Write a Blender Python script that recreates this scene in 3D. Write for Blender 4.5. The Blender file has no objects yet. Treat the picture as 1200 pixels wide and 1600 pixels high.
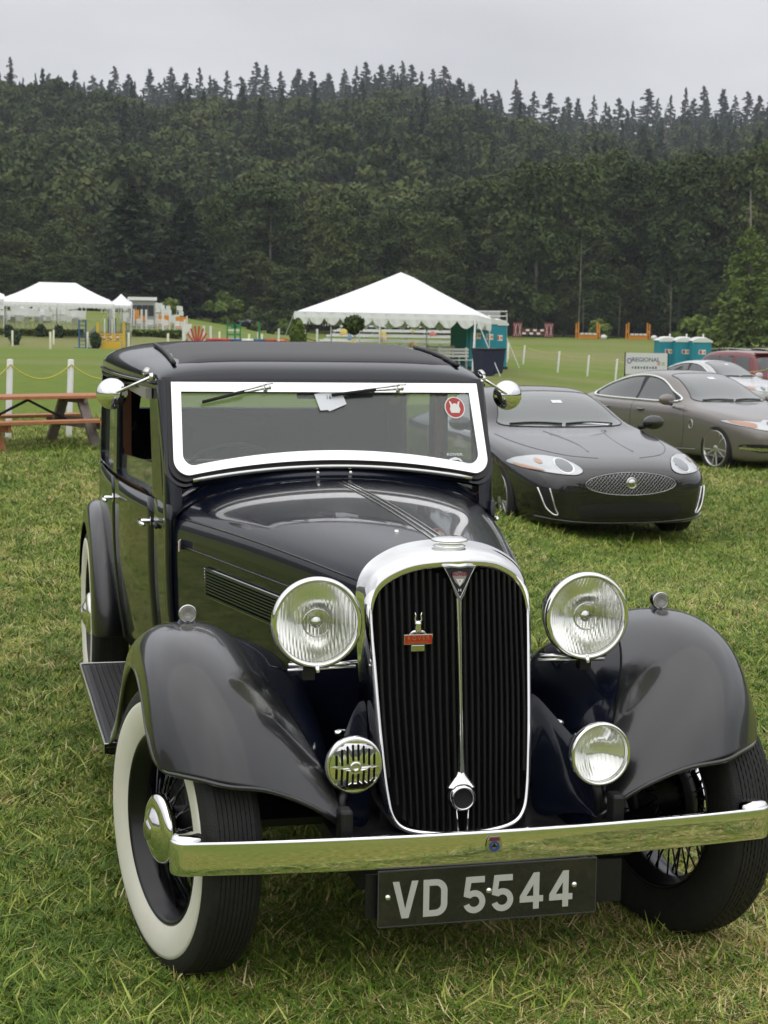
import bpy, bmesh, math, random
import numpy as np
from math import sin, cos, pi, radians, sqrt, exp
from mathutils import Vector, Matrix
from mathutils.bvhtree import BVHTree
from mathutils.geometry import tessellate_polygon
random.seed(7); rng = np.random.default_rng(7)
scene = bpy.context.scene
COL = scene.collection
# ------------------------------------------------------------ camera, sky, sun, exposure
cam_d = bpy.data.cameras.new('camera'); cam = bpy.data.objects.new('camera', cam_d); COL.objects.link(cam)
cam.matrix_world = Matrix(((0.97076611, 0.01323059, -0.23966251, -1.1652497), (-0.23965263, 0.10920315, -0.96469751, -4.02102291),
                           (0.01340838, 0.9939314, 0.10918146, 1.58174663), (0, 0, 0, 1)))
cam_d.sensor_fit = 'VERTICAL'; cam_d.sensor_height = 36; cam_d.lens = 36*2610.26/1600; cam_d.clip_start = .05; cam_d.clip_end = 4000
cam_d.dof.use_dof = True; cam_d.dof.focus_distance = 4.6; cam_d.dof.aperture_fstop = 14
scene.camera = cam
scene.view_settings.view_transform = 'Standard'; scene.view_settings.look = 'None'; scene.view_settings.exposure = 0.42; scene.view_settings.gamma = 1
SUN_EL, SUN_ROT = radians(58), radians(200)
world = bpy.data.worlds.new('World'); scene.world = world; world.use_nodes = True
nt = world.node_tree; N = nt.nodes; L = nt.links; N.clear()
out = N.new('ShaderNodeOutputWorld'); bg = N.new('ShaderNodeBackground'); sky = N.new('ShaderNodeTexSky'); sky.sky_type = 'NISHITA'
sky.sun_disc = False; sky.sun_elevation = SUN_EL; sky.sun_rotation = SUN_ROT
tc = N.new('ShaderNodeTexCoord'); sep = N.new('ShaderNodeSeparateXYZ'); L.new(tc.outputs['Generated'], sep.inputs[0])
grad = N.new('ShaderNodeValToRGB'); L.new(sep.outputs['Z'], grad.inputs[0])      # overcast sky: brighter towards the zenith
e = grad.color_ramp.elements; e[0].position = 0.0; e[0].color = (6.5, 6.5, 6.65, 1); e[1].position = 1.0; e[1].color = (12.8, 12.8, 13.0, 1)
m_ = e.new(.16); m_.color = (6.2, 6.2, 6.45, 1); m_ = e.new(.5); m_.color = (9.6, 9.65, 9.9, 1)
div = N.new('ShaderNodeMath'); div.operation = 'ADD'; div.inputs[1].default_value = .25; L.new(sep.outputs['Z'], div.inputs[0])
cx = N.new('ShaderNodeMath'); cx.operation = 'DIVIDE'; L.new(sep.outputs['X'], cx.inputs[0]); L.new(div.outputs[0], cx.inputs[1])
cy = N.new('ShaderNodeMath'); cy.operation = 'DIVIDE'; L.new(sep.outputs['Y'], cy.inputs[0]); L.new(div.outputs[0], cy.inputs[1])
cmb = N.new('ShaderNodeCombineXYZ'); L.new(cx.outputs[0], cmb.inputs[0]); L.new(cy.outputs[0], cmb.inputs[1])
noi = N.new('ShaderNodeTexNoise'); noi.inputs['Scale'].default_value = 1.1; noi.inputs['Detail'].default_value = 5; noi.inputs['Roughness'].default_value = .5; L.new(cmb.outputs[0], noi.inputs['Vector'])
nr = N.new('ShaderNodeMapRange'); nr.inputs[1].default_value = .3; nr.inputs[2].default_value = .7; nr.inputs[3].default_value = .80; nr.inputs[4].default_value = 1.13; L.new(noi.outputs[0], nr.inputs[0])
mul = N.new('ShaderNodeVectorMath'); mul.operation = 'SCALE'; L.new(grad.outputs[0], mul.inputs[0]); L.new(nr.outputs[0], mul.inputs['Scale'])
mixs = N.new('ShaderNodeMixRGB'); mixs.inputs[0].default_value = .93; L.new(sky.outputs[0], mixs.inputs[1]); L.new(mul.outputs[0], mixs.inputs[2])
L.new(mixs.outputs[0], bg.inputs[0]); bg.inputs[1].default_value = .09; L.new(bg.outputs[0], out.inputs[0])
sd = bpy.data.lights.new('sun', 'SUN'); sd.energy = .5; sd.angle = radians(110); sd.color = (1, .97, .92)
sun = bpy.data.objects.new('sun', sd); COL.objects.link(sun)
dv = Vector((sin(SUN_ROT)*cos(SUN_EL), cos(SUN_ROT)*cos(SUN_EL), sin(SUN_EL))); sun.rotation_euler = dv.to_track_quat('Z', 'Y').to_euler()

# ------------------------------------------------------------ helpers
def mat(name, col, rough=.5, metal=0, coat=0, ior=1.5, noise=None, bump=None, spec=None, coatr=.03):
    """noise=(scale, amount, col2) mixes a second colour; bump=(scale, strength)"""
    m = bpy.data.materials.new(name); m.use_nodes = True; t = m.node_tree; b = t.nodes['Principled BSDF']
    b.inputs['Base Color'].default_value = (*col, 1); b.inputs['Roughness'].default_value = rough; b.inputs['Metallic'].default_value = metal
    b.inputs['IOR'].default_value = ior; b.inputs['Coat Weight'].default_value = coat; b.inputs['Coat Roughness'].default_value = coatr
    if spec is not None: b.inputs['Specular IOR Level'].default_value = spec
    if noise or bump: c = t.nodes.new('ShaderNodeTexCoord')
    if noise:
        n = t.nodes.new('ShaderNodeTexNoise'); n.inputs['Scale'].default_value = noise[0]; n.inputs['Detail'].default_value = 6
        t.links.new(c.outputs['Object'], n.inputs['Vector'])
        r = t.nodes.new('ShaderNodeValToRGB'); r.color_ramp.elements[0].position = .5-noise[1]; r.color_ramp.elements[1].position = .5+noise[1]
        r.color_ramp.elements[0].color = (*col, 1); r.color_ramp.elements[1].color = (*noise[2], 1)
        t.links.new(n.outputs[0], r.inputs[0]); t.links.new(r.outputs[0], b.inputs['Base Color'])
    if bump:
        n = t.nodes.new('ShaderNodeTexNoise'); n.inputs['Scale'].default_value = bump[0]; n.inputs['Detail'].default_value = 4
        t.links.new(c.outputs['Object'], n.inputs['Vector']); bp = t.nodes.new('ShaderNodeBump'); bp.inputs['Strength'].default_value = bump[1]; bp.inputs['Distance'].default_value = .01
        t.links.new(n.outputs[0], bp.inputs['Height']); t.links.new(bp.outputs[0], b.inputs['Normal'])
    return m
def glass_mat(name, tint=(.9, .93, .92), refl=1.0, ior=1.45, film=.0, filmcol=(.5, .5, .5)):
    """thin pane: clear with a fresnel reflection, plus a little grey diffuse film"""
    m = bpy.data.materials.new(name); m.use_nodes = True; t = m.node_tree; t.nodes.clear()
    o = t.nodes.new('ShaderNodeOutputMaterial'); tr = t.nodes.new('ShaderNodeBsdfTransparent'); tr.inputs[0].default_value = (*tint, 1)
    g = t.nodes.new('ShaderNodeBsdfGlossy'); g.inputs['Roughness'].default_value = .02; g.inputs['Color'].default_value = (refl, refl, refl, 1)
    f = t.nodes.new('ShaderNodeFresnel'); ge = t.nodes.new('ShaderNodeNewGeometry'); mr = t.nodes.new('ShaderNodeMapRange'); mr.inputs[3].default_value = ior; mr.inputs[4].default_value = 1/ior; t.links.new(ge.outputs['Backfacing'], mr.inputs[0]); t.links.new(mr.outputs[0], f.inputs[0]); mx = t.nodes.new('ShaderNodeMixShader')
    t.links.new(f.outputs[0], mx.inputs[0]); t.links.new(tr.outputs[0], mx.inputs[1]); t.links.new(g.outputs[0], mx.inputs[2])
    d = t.nodes.new('ShaderNodeBsdfDiffuse'); d.inputs[0].default_value = (*filmcol, 1); m2 = t.nodes.new('ShaderNodeMixShader'); m2.inputs[0].default_value = film
    t.links.new(mx.outputs[0], m2.inputs[1]); t.links.new(d.outputs[0], m2.inputs[2]); t.links.new(m2.outputs[0], o.inputs[0])
    return m
def link(name, me, parent=None, m=None, smooth=True):
    o = bpy.data.objects.new(name, me); COL.objects.link(o)
    if parent is not None: o.parent = parent
    if m is not None and not me.materials: me.materials.append(m)
    if smooth and me.polygons: me.polygons.foreach_set('use_smooth', [True]*len(me.polygons))
    return o
def mobj(name, V, F, m=None, parent=None, smooth=True, sub=0, solid=0, bevel=0, auto=None, off=-1):
    me = bpy.data.meshes.new(name); me.from_pydata([tuple(v) for v in V], [], F); me.update()
    o = link(name, me, parent, m, smooth)
    if solid: s = o.modifiers.new('solid', 'SOLIDIFY'); s.thickness = solid; s.offset = off
    if bevel: b = o.modifiers.new('bevel', 'BEVEL'); b.width = bevel; b.segments = 2; b.limit_method = 'ANGLE'
    if sub: s = o.modifiers.new('sub', 'SUBSURF'); s.levels = sub; s.render_levels = sub
    if auto is not None: sharp(me, auto)
    return o
def sharp(me, ang=35):
    me.set_sharp_from_angle(angle=radians(ang))
def tag(o, label, cat, group=None, kind=None):
    if label: o['label'] = label
    if cat: o['category'] = cat
    if group: o['group'] = group
    if kind: o['kind'] = kind
    return o
def empty(name, loc, rz=0, label=None, cat=None, group=None, scale=1):
    o = bpy.data.objects.new(name, None); COL.objects.link(o); o.location = loc; o.rotation_euler = (0, 0, rz); o.scale = (scale,)*3
    o.empty_display_size = .1; tag(o, label, cat, group); return o
def kids(o): return [c for c in bpy.data.objects if c.parent == o]
def copy_tree(o, parent=None, ch=None):
    if ch is None:
        ch = {}
        for c in bpy.data.objects:
            if c.parent: ch.setdefault(c.parent.name, []).append(c)
    c = o.copy(); COL.objects.link(c)
    if parent: c.parent = parent
    for k in ch.get(o.name, []): copy_tree(k, c, ch)
    return c
class MB:
    def __init__(s): s.V = []; s.F = []
    def add(s, V, F):
        b = len(s.V); s.V += [tuple(v) for v in V]; s.F += [tuple(i+b for i in f) for f in F]; return s
    def box(s, c, d, rz=0, M=None):
        hx, hy, hz = d[0]/2, d[1]/2, d[2]/2
        V = [Vector((x*hx, y*hy, z*hz)) for x in (-1, 1) for y in (-1, 1) for z in (-1, 1)]
        R = Matrix.Rotation(rz, 3, 'Z') if M is None else M
        V = [R@v+Vector(c) for v in V]
        return s.add(V, [(0, 1, 3, 2), (4, 6, 7, 5), (0, 4, 5, 1), (2, 3, 7, 6), (0, 2, 6, 4), (1, 5, 7, 3)])
    def beam(s, a, b, w, h, up=(0, 0, 1)):
        a = Vector(a); b = Vector(b); d = (b-a); l = d.length; d.normalize(); u = Vector(up); x = d.cross(u)
        if x.length < 1e-4: x = d.cross(Vector((1, 0, 0)))
        x.normalize(); u = x.cross(d); M = Matrix((x, d, u)).transposed()
        return s.box((a+b)/2, (w, l, h), M=M)
    def tube(s, pts, r, n=8, cap=True):
        pts = [Vector(p) for p in pts]; R = r if isinstance(r, (list, tuple)) else [r]*len(pts); V = []; F = []
        prev = None
        for i, p in enumerate(pts):
            d = (pts[min(i+1, len(pts)-1)]-pts[max(i-1, 0)]).normalized()
            x = prev-d*prev.dot(d) if prev is not None else d.cross(Vector((0, 0, 1)) if abs(d.z) < .9 else Vector((1, 0, 0)))
            x.normalize(); prev = x; y = d.cross(x)
            V += [p+(x*cos(2*pi*k/n)+y*sin(2*pi*k/n))*R[i] for k in range(n)]
        for i in range(len(pts)-1):
            for k in range(n): a = i*n+k; b = i*n+(k+1) % n; F.append((a, b, b+n, a+n))
        if cap: F.append(tuple(range(n))[::-1]); F.append(tuple(range(len(V)-n, len(V))))
        return s.add(V, F)
    def lathe(s, prof, n=32, M=None, c=(0, 0, 0), cap=False):
        """prof = (radius, height) pairs round local z"""
        V = []; F = []; M = M or Matrix.Identity(3); c = Vector(c)
        for r, h in prof: V += [M@Vector((r*cos(2*pi*k/n), r*sin(2*pi*k/n), h))+c for k in range(n)]
        for i in range(len(prof)-1):
            for k in range(n): a = i*n+k; b = i*n+(k+1) % n; F.append((a, b, b+n, a+n))
        if cap: F.append(tuple(range(n))[::-1]); F.append(tuple(range(len(V)-n, len(V))))
        return s.add(V, F)
    def grid(s, rows, closed=False, loop=False):
        n = len(rows[0]); V = [p for r in rows for p in r]; F = []; R = len(rows)
        for i in range(R if loop else R-1):
            j = (i+1) % R
            for k in range(n if closed else n-1):
                F.append((i*n+k, i*n+(k+1) % n, j*n+(k+1) % n, j*n+k))
        return s.add(V, F)
    def obj(s, name, m=None, parent=None, **k): return mobj(name, s.V, s.F, m, parent, **k)
AX = {'-y': Matrix(((1, 0, 0), (0, 0, -1), (0, 1, 0))), 'x': Matrix(((0, 0, 1), (0, 1, 0), (-1, 0, 0))), '-x': Matrix(((0, 0, -1), (0, 1, 0), (1, 0, 0))), 'z': Matrix.Identity(3)}
def spline(P, n, closed=False):
    """Catmull-Rom through P, n points"""
    P = [Vector(p) for p in P]; m = len(P); out = []; segs = m if closed else m-1
    for i in range(n):
        t = i/n*segs if closed else i/(n-1)*segs; k = min(int(t), segs-1); f = t-k
        if closed: a, b, c, d = P[(k-1) % m], P[k % m], P[(k+1) % m], P[(k+2) % m]
        else: a, b, c, d = P[max(k-1, 0)], P[k], P[k+1], P[min(k+2, m-1)]
        out.append(.5*((2*b)+(c-a)*f+(2*a-5*b+4*c-d)*f*f+(3*b-a-3*c+d)*f**3))
    return out
def interp(x, xs, ys): return float(np.interp(x, xs, ys))
def smooth_interp(xs, ys):
    """monotone-ish cubic through the points"""
    def f(x):
        if x <= xs[0]: return ys[0]
        if x >= xs[-1]: return ys[-1]
        k = max(i for i in range(len(xs)) if xs[i] <= x); k = min(k, len(xs)-2); h = xs[k+1]-xs[k]; t = (x-xs[k])/h
        def sl(i):
            if i <= 0: return (ys[1]-ys[0])/(xs[1]-xs[0])
            if i >= len(xs)-1: return (ys[-1]-ys[-2])/(xs[-1]-xs[-2])
            return (ys[i+1]-ys[i-1])/(xs[i+1]-xs[i-1])
        a, b, m0, m1 = ys[k], ys[k+1], sl(k)*h, sl(k+1)*h
        return (2*t**3-3*t*t+1)*a+(t**3-2*t*t+t)*m0+(-2*t**3+3*t*t)*b+(t**3-t*t)*m1
    return f
def loops_fill(loops):
    """2D outline plus holes -> verts, faces"""
    P = [Vector((x, y, 0)) for l in loops for x, y in l]
    T = tessellate_polygon([[Vector((x, y, 0)) for x, y in l] for l in loops])
    return P, [tuple(t) for t in T]
def plate(name, loops, fn, thick, m, parent, smooth=False, auto=30, bevel=0, mb=None):
    """extruded 2D shape with holes, mapped by fn(u, v, depth 0..1) -> xyz"""
    P, T = loops_fill(loops); n = len(P)
    V = [fn(p.x, p.y, 0) for p in P]+[fn(p.x, p.y, thick) for p in P]
    F = [t for t in T]+[tuple(i+n for i in t[::-1]) for t in T]; b = 0
    for l in loops:
        k = len(l)
        for i in range(k): j = (i+1) % k; F.append((b+i, b+j, b+j+n, b+i+n))
        b += k
    if mb is not None: mb.add(V, F); return mb
    o = mobj(name, V, F, m, parent, smooth=smooth)
    bm = bmesh.new(); bm.from_mesh(o.data); bmesh.ops.recalc_face_normals(bm, faces=bm.faces); bm.to_mesh(o.data); bm.free()
    if bevel: q = o.modifiers.new('bevel', 'BEVEL'); q.width = bevel; q.segments = 2; q.limit_method = 'ANGLE'
    if smooth: sharp(o.data, auto)
    return o
def rrect(x0, y0, x1, y1, r, n=6, rs=None):
    rs = rs or (r,)*4; out = []
    for (cx, cy, a0), r in zip(((x1, y1, 0), (x0, y1, 90), (x0, y0, 180), (x1, y0, 270)), rs):
        sx = -1 if a0 in (0, 270) else 1; sy = -1 if a0 in (0, 90) else 1
        for k in range(n+1):
            a = radians(a0+90*k/n); out.append((cx+sx*r+r*cos(a), cy+sy*r+r*sin(a)))
    return out
def circ(cx, cy, r, n=24, ry=None): return [(cx+r*cos(2*pi*k/n), cy+(ry or r)*sin(2*pi*k/n)) for k in range(n)]
def text(name, s, size, M, m, parent, ext=.0008, off=0.0, sx=1, align='CENTER', spacing=1):
    cu = bpy.data.curves.new(name, 'FONT'); cu.body = s; cu.size = size; cu.extrude = ext; cu.offset = off; cu.align_x = align; cu.align_y = 'CENTER'; cu.resolution_u = 3; cu.space_character = spacing
    tmp = bpy.data.objects.new('tmp', cu); COL.objects.link(tmp); bpy.context.view_layer.update()
    me = bpy.data.meshes.new_from_object(tmp.evaluated_get(bpy.context.evaluated_depsgraph_get())); bpy.data.objects.remove(tmp); bpy.data.curves.remove(cu)
    me.name = name; me.materials.clear()
    me.transform(M@Matrix.Diagonal((sx, 1, 1, 1))); return link(name, me, parent, m, smooth=False)
def frontM(x, y, z, tilt=0, yaw=0): return Matrix.Translation((x, y, z))@Matrix.Rotation(yaw, 4, 'Z')@Matrix.Rotation(radians(90)+tilt, 4, 'X')
def merge_doubles(o, d=1e-5):
    bm = bmesh.new(); bm.from_mesh(o.data); bmesh.ops.remove_doubles(bm, verts=bm.verts, dist=d); bmesh.ops.recalc_face_normals(bm, faces=bm.faces); bm.to_mesh(o.data); bm.free()
def sm(a, b, x): t = min(1, max(0, (x-a)/(b-a))); return t*t*(3-2*t)
# ------------------------------------------------------------ terrain
def ground_z(x, y):
    d = sqrt((x+1.17)**2+(y+4)**2); a = math.degrees(math.atan2(x+1.17, y+4))     # distance and bearing from where the visitor stands
    rt = sm(15, 23, a)
    z = -rt*(.33*sm(8, 15, d)+.2*sm(16, 28, d)+.42*sm(28, 100, d))+rt*sm(120, 215, d)*1.7
    lf = 1-sm(5, 12, a); z += lf*(sm(116, 176, d)*3.0+sm(176, 260, d)*.5)
    mid = 1-abs(a-14)/9 if abs(a-14) < 9 else 0; z += mid*sm(170, 240, d)*1.5
    return z
def ridge_h(a):    # height of the ridge line against bearing (degrees)
    return interp(a, [-40, -10, 1, 5, 9.5, 14, 16.5, 19.5, 23, 27, 40, 70], [84, 94, 95, 90, 92, 103, 96, 81, 80, 86, 89, 84])
def hill_z(x, y):
    d = sqrt((x+1.17)**2+(y+4)**2); a = math.degrees(math.atan2(x+1.17, y+4))
    t = (d-262)/(850-262); H = ridge_h(a)
    base = ground_z(x, y)
    if t <= 0: return base
    wob = 6*sin(x*.013+1)*sin(y*.017)+3*sin(x*.041+y*.03)
    return base+(H*min(1, t)**.85+wob*min(1, t*3)*(1-.8*min(1, t)) if t < 1 else H-(t-1)*60)

ANCH = [(0, 'at the left frame edge'), (45, "above the left marquee's left half"), (90, "above the left marquee's ridge"), (135, "above the left marquee's right half"), (170, 'above the yellow jump'), (205, 'above the white pavilion'), (245, "right of the white pavilion"), (285, "above the red fan wing"), (325, "right of the red fan wing"), (365, 'above the far green jump stands'), (400, 'above the two far dark cars'), (435, 'just left of the large marquee'), (480, "above the large marquee's left eave"), (520, 'above the hanging basket'), (565, "left of the marquee peak"), (615, "straight above the marquee peak"), (660, "right of the marquee peak"), (705, "above the marquee's right eave"), (750, "above the marquee's toilets"), (790, "just right of the marquee's toilets"), (828, 'above the maroon and white jump'), (870, "between maroon and orange jumps"), (912, 'above the left orange jump'), (950, 'between the two orange jumps'), (990, 'above the right orange jump'), (1030, "above the toilet row's left end"), (1065, "above the toilet row's middle"), (1100, "above the toilet row's right end"), (1140, 'left of the bright cedar top'), (1185, 'at the right frame edge'), (1260, 'beyond the right frame edge')]
def anchor(px): return min(ANCH, key=lambda a: abs(a[0]-px))[1]
# ============================================================ ground, hill, trees, grass
def grass_ground_mat():
    m = bpy.data.materials.new('field_grass'); m.use_nodes = True; t = m.node_tree; b = t.nodes['Principled BSDF']; b.inputs['Roughness'].default_value = .95; b.inputs['Specular IOR Level'].default_value = .15
    c = t.nodes.new('ShaderNodeTexCoord')
    def noise(sc, det=6, rough=.6, vec=None):
        n = t.nodes.new('ShaderNodeTexNoise'); n.inputs['Scale'].default_value = sc; n.inputs['Detail'].default_value = det; n.inputs['Roughness'].default_value = rough
        t.links.new((vec or c.outputs['Object']), n.inputs['Vector']); return n.outputs[0]
    def ramp(src, stops):
        r = t.nodes.new('ShaderNodeValToRGB'); e = r.color_ramp.elements
        while len(e) < len(stops): e.new(.5)
        for el, (p, col) in zip(e, stops): el.position = p; el.color = (*col, 1)
        t.links.new(src, r.inputs[0]); return r.outputs[0]
    def mix(f, a, b_):
        x = t.nodes.new('ShaderNodeMixRGB'); t.links.new(f, x.inputs[0]) if not isinstance(f, float) else setattr(x.inputs[0], 'default_value', f)
        t.links.new(a, x.inputs[1]); t.links.new(b_, x.inputs[2]); return x.outputs[0]
    fine = ramp(noise(38), [(.30, (.14, .17, .024)), (.5, (.26, .28, .055)), (.62, (.42, .37, .12)), (.78, (.60, .50, .25))])
    lush = ramp(noise(30), [(.30, (.10, .16, .018)), (.55, (.19, .27, .038)), (.8, (.33, .36, .10))])
    big = ramp(noise(.32, 4), [(.42, (0, 0, 0)), (.58, (1, 1, 1))])
    col = mix(big, lush, fine)
    # mown strips and dry straw bands farther out
    mp = t.nodes.new('ShaderNodeMapping'); mp.inputs['Scale'].default_value = (.05, .13, 1); mp.inputs['Rotation'].default_value = (0, 0, radians(-14)); t.links.new(c.outputs['Object'], mp.inputs[0])
    dry = ramp(noise(.5, 3, .5, mp.outputs[0]), [(.46, (0, 0, 0)), (.62, (.75, .75, .75))])
    straw = ramp(noise(5), [(.3, (.17, .19, .06)), (.7, (.30, .28, .13))])
    sepn = t.nodes.new('ShaderNodeSeparateXYZ'); t.links.new(c.outputs['Object'], sepn.inputs[0])
    far = t.nodes.new('ShaderNodeMapRange'); far.inputs[1].default_value = 9; far.inputs[2].default_value = 30; t.links.new(sepn.outputs['Y'], far.inputs[0])
    fm = t.nodes.new('ShaderNodeMath'); fm.operation = 'MULTIPLY'; t.links.new(dry, fm.inputs[0]); t.links.new(far.outputs[0], fm.inputs[1])
    green = ramp(noise(2.2, 8, .7), [(.3, (.11, .18, .026)), (.7, (.20, .25, .050))])
    tr1 = t.nodes.new('ShaderNodeMapRange'); tr1.inputs[1].default_value = 104; tr1.inputs[2].default_value = 116; t.links.new(sepn.outputs['Y'], tr1.inputs[0])
    tr2 = t.nodes.new('ShaderNodeMapRange'); tr2.inputs[1].default_value = 150; tr2.inputs[2].default_value = 136; t.links.new(sepn.outputs['Y'], tr2.inputs[0])
    tm = t.nodes.new('ShaderNodeMath'); tm.operation = 'MULTIPLY'; t.links.new(tr1.outputs[0], tm.inputs[0]); t.links.new(tr2.outputs[0], tm.inputs[1])
    tn = t.nodes.new('ShaderNodeMath'); tn.operation = 'MULTIPLY'; tn.inputs[1].default_value = .8; t.links.new(tm.outputs[0], tn.inputs[0])
    col = mix(tn.outputs[0], mix(fm.outputs[0], mix(far.outputs[0], col, green), straw), straw)
    t.links.new(col, b.inputs['Base Color'])
    bp = t.nodes.new('ShaderNodeBump'); bp.inputs['Strength'].default_value = .8; bp.inputs['Distance'].default_value = .03; t.links.new(noise(55, 8, .75), bp.inputs['Height']); t.links.new(bp.outputs[0], b.inputs['Normal'])
    return m
def leaf_mat(name, a, b_, c_, scale=.35, trans=.25):
    m = bpy.data.materials.new(name); m.use_nodes = True; t = m.node_tree; b = t.nodes['Principled BSDF']; b.inputs['Roughness'].default_value = .7; b.inputs['Specular IOR Level'].default_value = .2
    oi = t.nodes.new('ShaderNodeObjectInfo'); g = t.nodes.new('ShaderNodeTexCoord'); n = t.nodes.new('ShaderNodeTexNoise'); n.inputs['Scale'].default_value = scale; n.inputs['Detail'].default_value = 5; t.links.new(g.outputs['Object'], n.inputs['Vector'])
    ad = t.nodes.new('ShaderNodeMath'); ad.operation = 'MULTIPLY_ADD'; ad.inputs[1].default_value = .34; t.links.new(oi.outputs['Random'], ad.inputs[0])
    sb = t.nodes.new('ShaderNodeMath'); sb.operation = 'SUBTRACT'; sb.inputs[1].default_value = .17; t.links.new(n.outputs[0], sb.inputs[0]); t.links.new(sb.outputs[0], ad.inputs[2])
    r = t.nodes.new('ShaderNodeValToRGB'); e = r.color_ramp.elements; e[0].position = .25; e[0].color = (*a, 1); e[1].position = .75; e[1].color = (*c_, 1); k = e.new(.5); k.color = (*b_, 1)
    t.links.new(ad.outputs[0], r.inputs[0]); t.links.new(r.outputs[0], b.inputs['Base Color'])
    return m
ground_m = grass_ground_mat()
# terrain: one sheet, polar grid about the visitor's spot, fine near and coarse far
dist = [0, 1.5, 3, 4.5, 6, 8, 10, 12, 14, 17, 20, 24, 28, 34, 42, 52, 65, 80, 100, 120, 140, 160, 180, 200, 220, 240, 255]
angs = list(range(-180, 181, 4)); angs = sorted(set([a for a in angs if a < -14 or a > 46]+list(np.arange(-14, 46.1, 2))))
rows = []
for d in dist: rows.append([(-1.17+d*sin(radians(a)), -4+d*cos(radians(a)), ground_z(-1.17+d*sin(radians(a)), -4+d*cos(radians(a)))) for a in angs])
g = MB().grid(rows).obj('ground', ground_m); merge_doubles(g); tag(g, 'mown grass show field', None, kind='structure')
forest_floor = mat('forest_floor', (.012, .018, .007), .95, noise=(.2, .2, (.022, .028, .012)))
rows = []
for d in [254.9, 262, 275, 300, 340, 400, 470, 550, 640, 740, 850, 950, 1100]:
    rows.append([(-1.17+d*sin(radians(a)), -4+d*cos(radians(a)), hill_z(-1.17+d*sin(radians(a)), -4+d*cos(radians(a)))) for a in angs])
hl = MB().grid(rows).obj('hill', forest_floor); tag(hl, 'long wooded ridge behind the field', None, kind='structure')
# ------------------------------------------------ trees
conif_l = leaf_mat('conifer_needles', (.020, .038, .018), (.034, .060, .026), (.056, .086, .036))
decid_l = leaf_mat('broad_leaves', (.034, .056, .014), (.060, .088, .022), (.105, .125, .034))
bright_l = leaf_mat('cedar_leaves', (.075, .115, .020), (.12, .175, .032), (.19, .24, .055), .6)
bark = mat('bark', (.10, .085, .07), .9, noise=(3, .3, (.20, .18, .15)))
snag = mat('dead_wood', (.20, .18, .15), .9)
def quads(C, S, nrm, rg, asp=.6):
    """leaf cards: centres C, sizes S, rough normals"""
    n = len(C); a = rg.normal(size=(n, 3)); nn = nrm+.7*rg.normal(size=(n, 3)); nn /= np.linalg.norm(nn, axis=1)[:, None]
    u = np.cross(nn, a); u /= np.linalg.norm(u, axis=1)[:, None]; v = np.cross(nn, u); S = S[:, None]
    V = np.stack([C-u*S, C-v*S*asp, C+u*S, C+v*S*asp], 1).reshape(-1, 3); F = np.arange(4*n).reshape(-1, 4); return V, F
def mesh_np(name, V, F, m):
    me = bpy.data.meshes.new(name); me.vertices.add(len(V)); me.vertices.foreach_set('co', np.asarray(V, np.float32).ravel()); me.loops.add(F.size); me.loops.foreach_set('vertex_index', F.ravel().astype(np.int32))
    me.polygons.add(len(F)); me.polygons.foreach_set('loop_start', (np.arange(len(F))*F.shape[1]).astype(np.int32)); me.polygons.foreach_set('loop_total', np.full(len(F), F.shape[1], np.int32)); me.update(calc_edges=True); me.validate(); me.materials.append(m); return me
def conifer_crown(name, H, R, n, seed, m, base=.08, droop=.25, shape=1.0, card=.45, gap=.3):
    rg = np.random.default_rng(seed); nb = int(n/26); C = []; Nn = []; S = []
    for k in range(nb):
        h = base+(1-base)*(k/nb)**.9; r = R*(1-h)**shape*(1-gap*rg.random())+.12; a = rg.random()*2*pi; q = 26; f = rg.random(q)**.7
        x = r*f; z = h*H-droop*x*(.6+.8*rg.random())+.06*H*(f*0); w = (.10+.25*f)*r*.7
        px = x*cos(a)+rg.normal(size=q)*w*abs(sin(a))*.5+rg.normal(size=q)*.08; py = x*sin(a)+rg.normal(size=q)*w*abs(cos(a))*.5
        C += list(np.stack([px, py, z+rg.normal(size=q)*.18], 1)); Nn += [(cos(a)*.3, sin(a)*.3, .8)]*q; S += list(card*(.5+.7*rg.random(q))*(1.1-.6*h))
    C += [(rg.normal()*.12, rg.normal()*.12, H*(.92+.1*i/14)) for i in range(14)]; Nn += [(1, 0, 0.2)]*14; S += [card*.35]*14
    return mesh_np(name, *quads(np.array(C), np.array(S), np.array(Nn), rg, .5), m)
def trunk_mesh(name, H, r, limbs, seed, m):
    rg = random.Random(seed); mb = MB(); mb.tube([(0, 0, -1), (rg.uniform(-.2, .2), rg.uniform(-.2, .2), H*.45), (rg.uniform(-.4, .4), rg.uniform(-.4, .4), H)], [r, r*.7, r*.15], 7)
    for i in range(limbs):
        z = H*rg.uniform(.3, .85); a = rg.uniform(0, 6.28); l = H*rg.uniform(.12, .26); mb.tube([(0, 0, z), (l*.6*cos(a), l*.6*sin(a), z+l*.4), (l*cos(a), l*sin(a), z+l*.8)], [r*.35, r*.2, r*.06], 5)
    me = bpy.data.meshes.new(name); me.from_pydata(mb.V, [], mb.F); me.materials.append(m); return me
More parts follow.
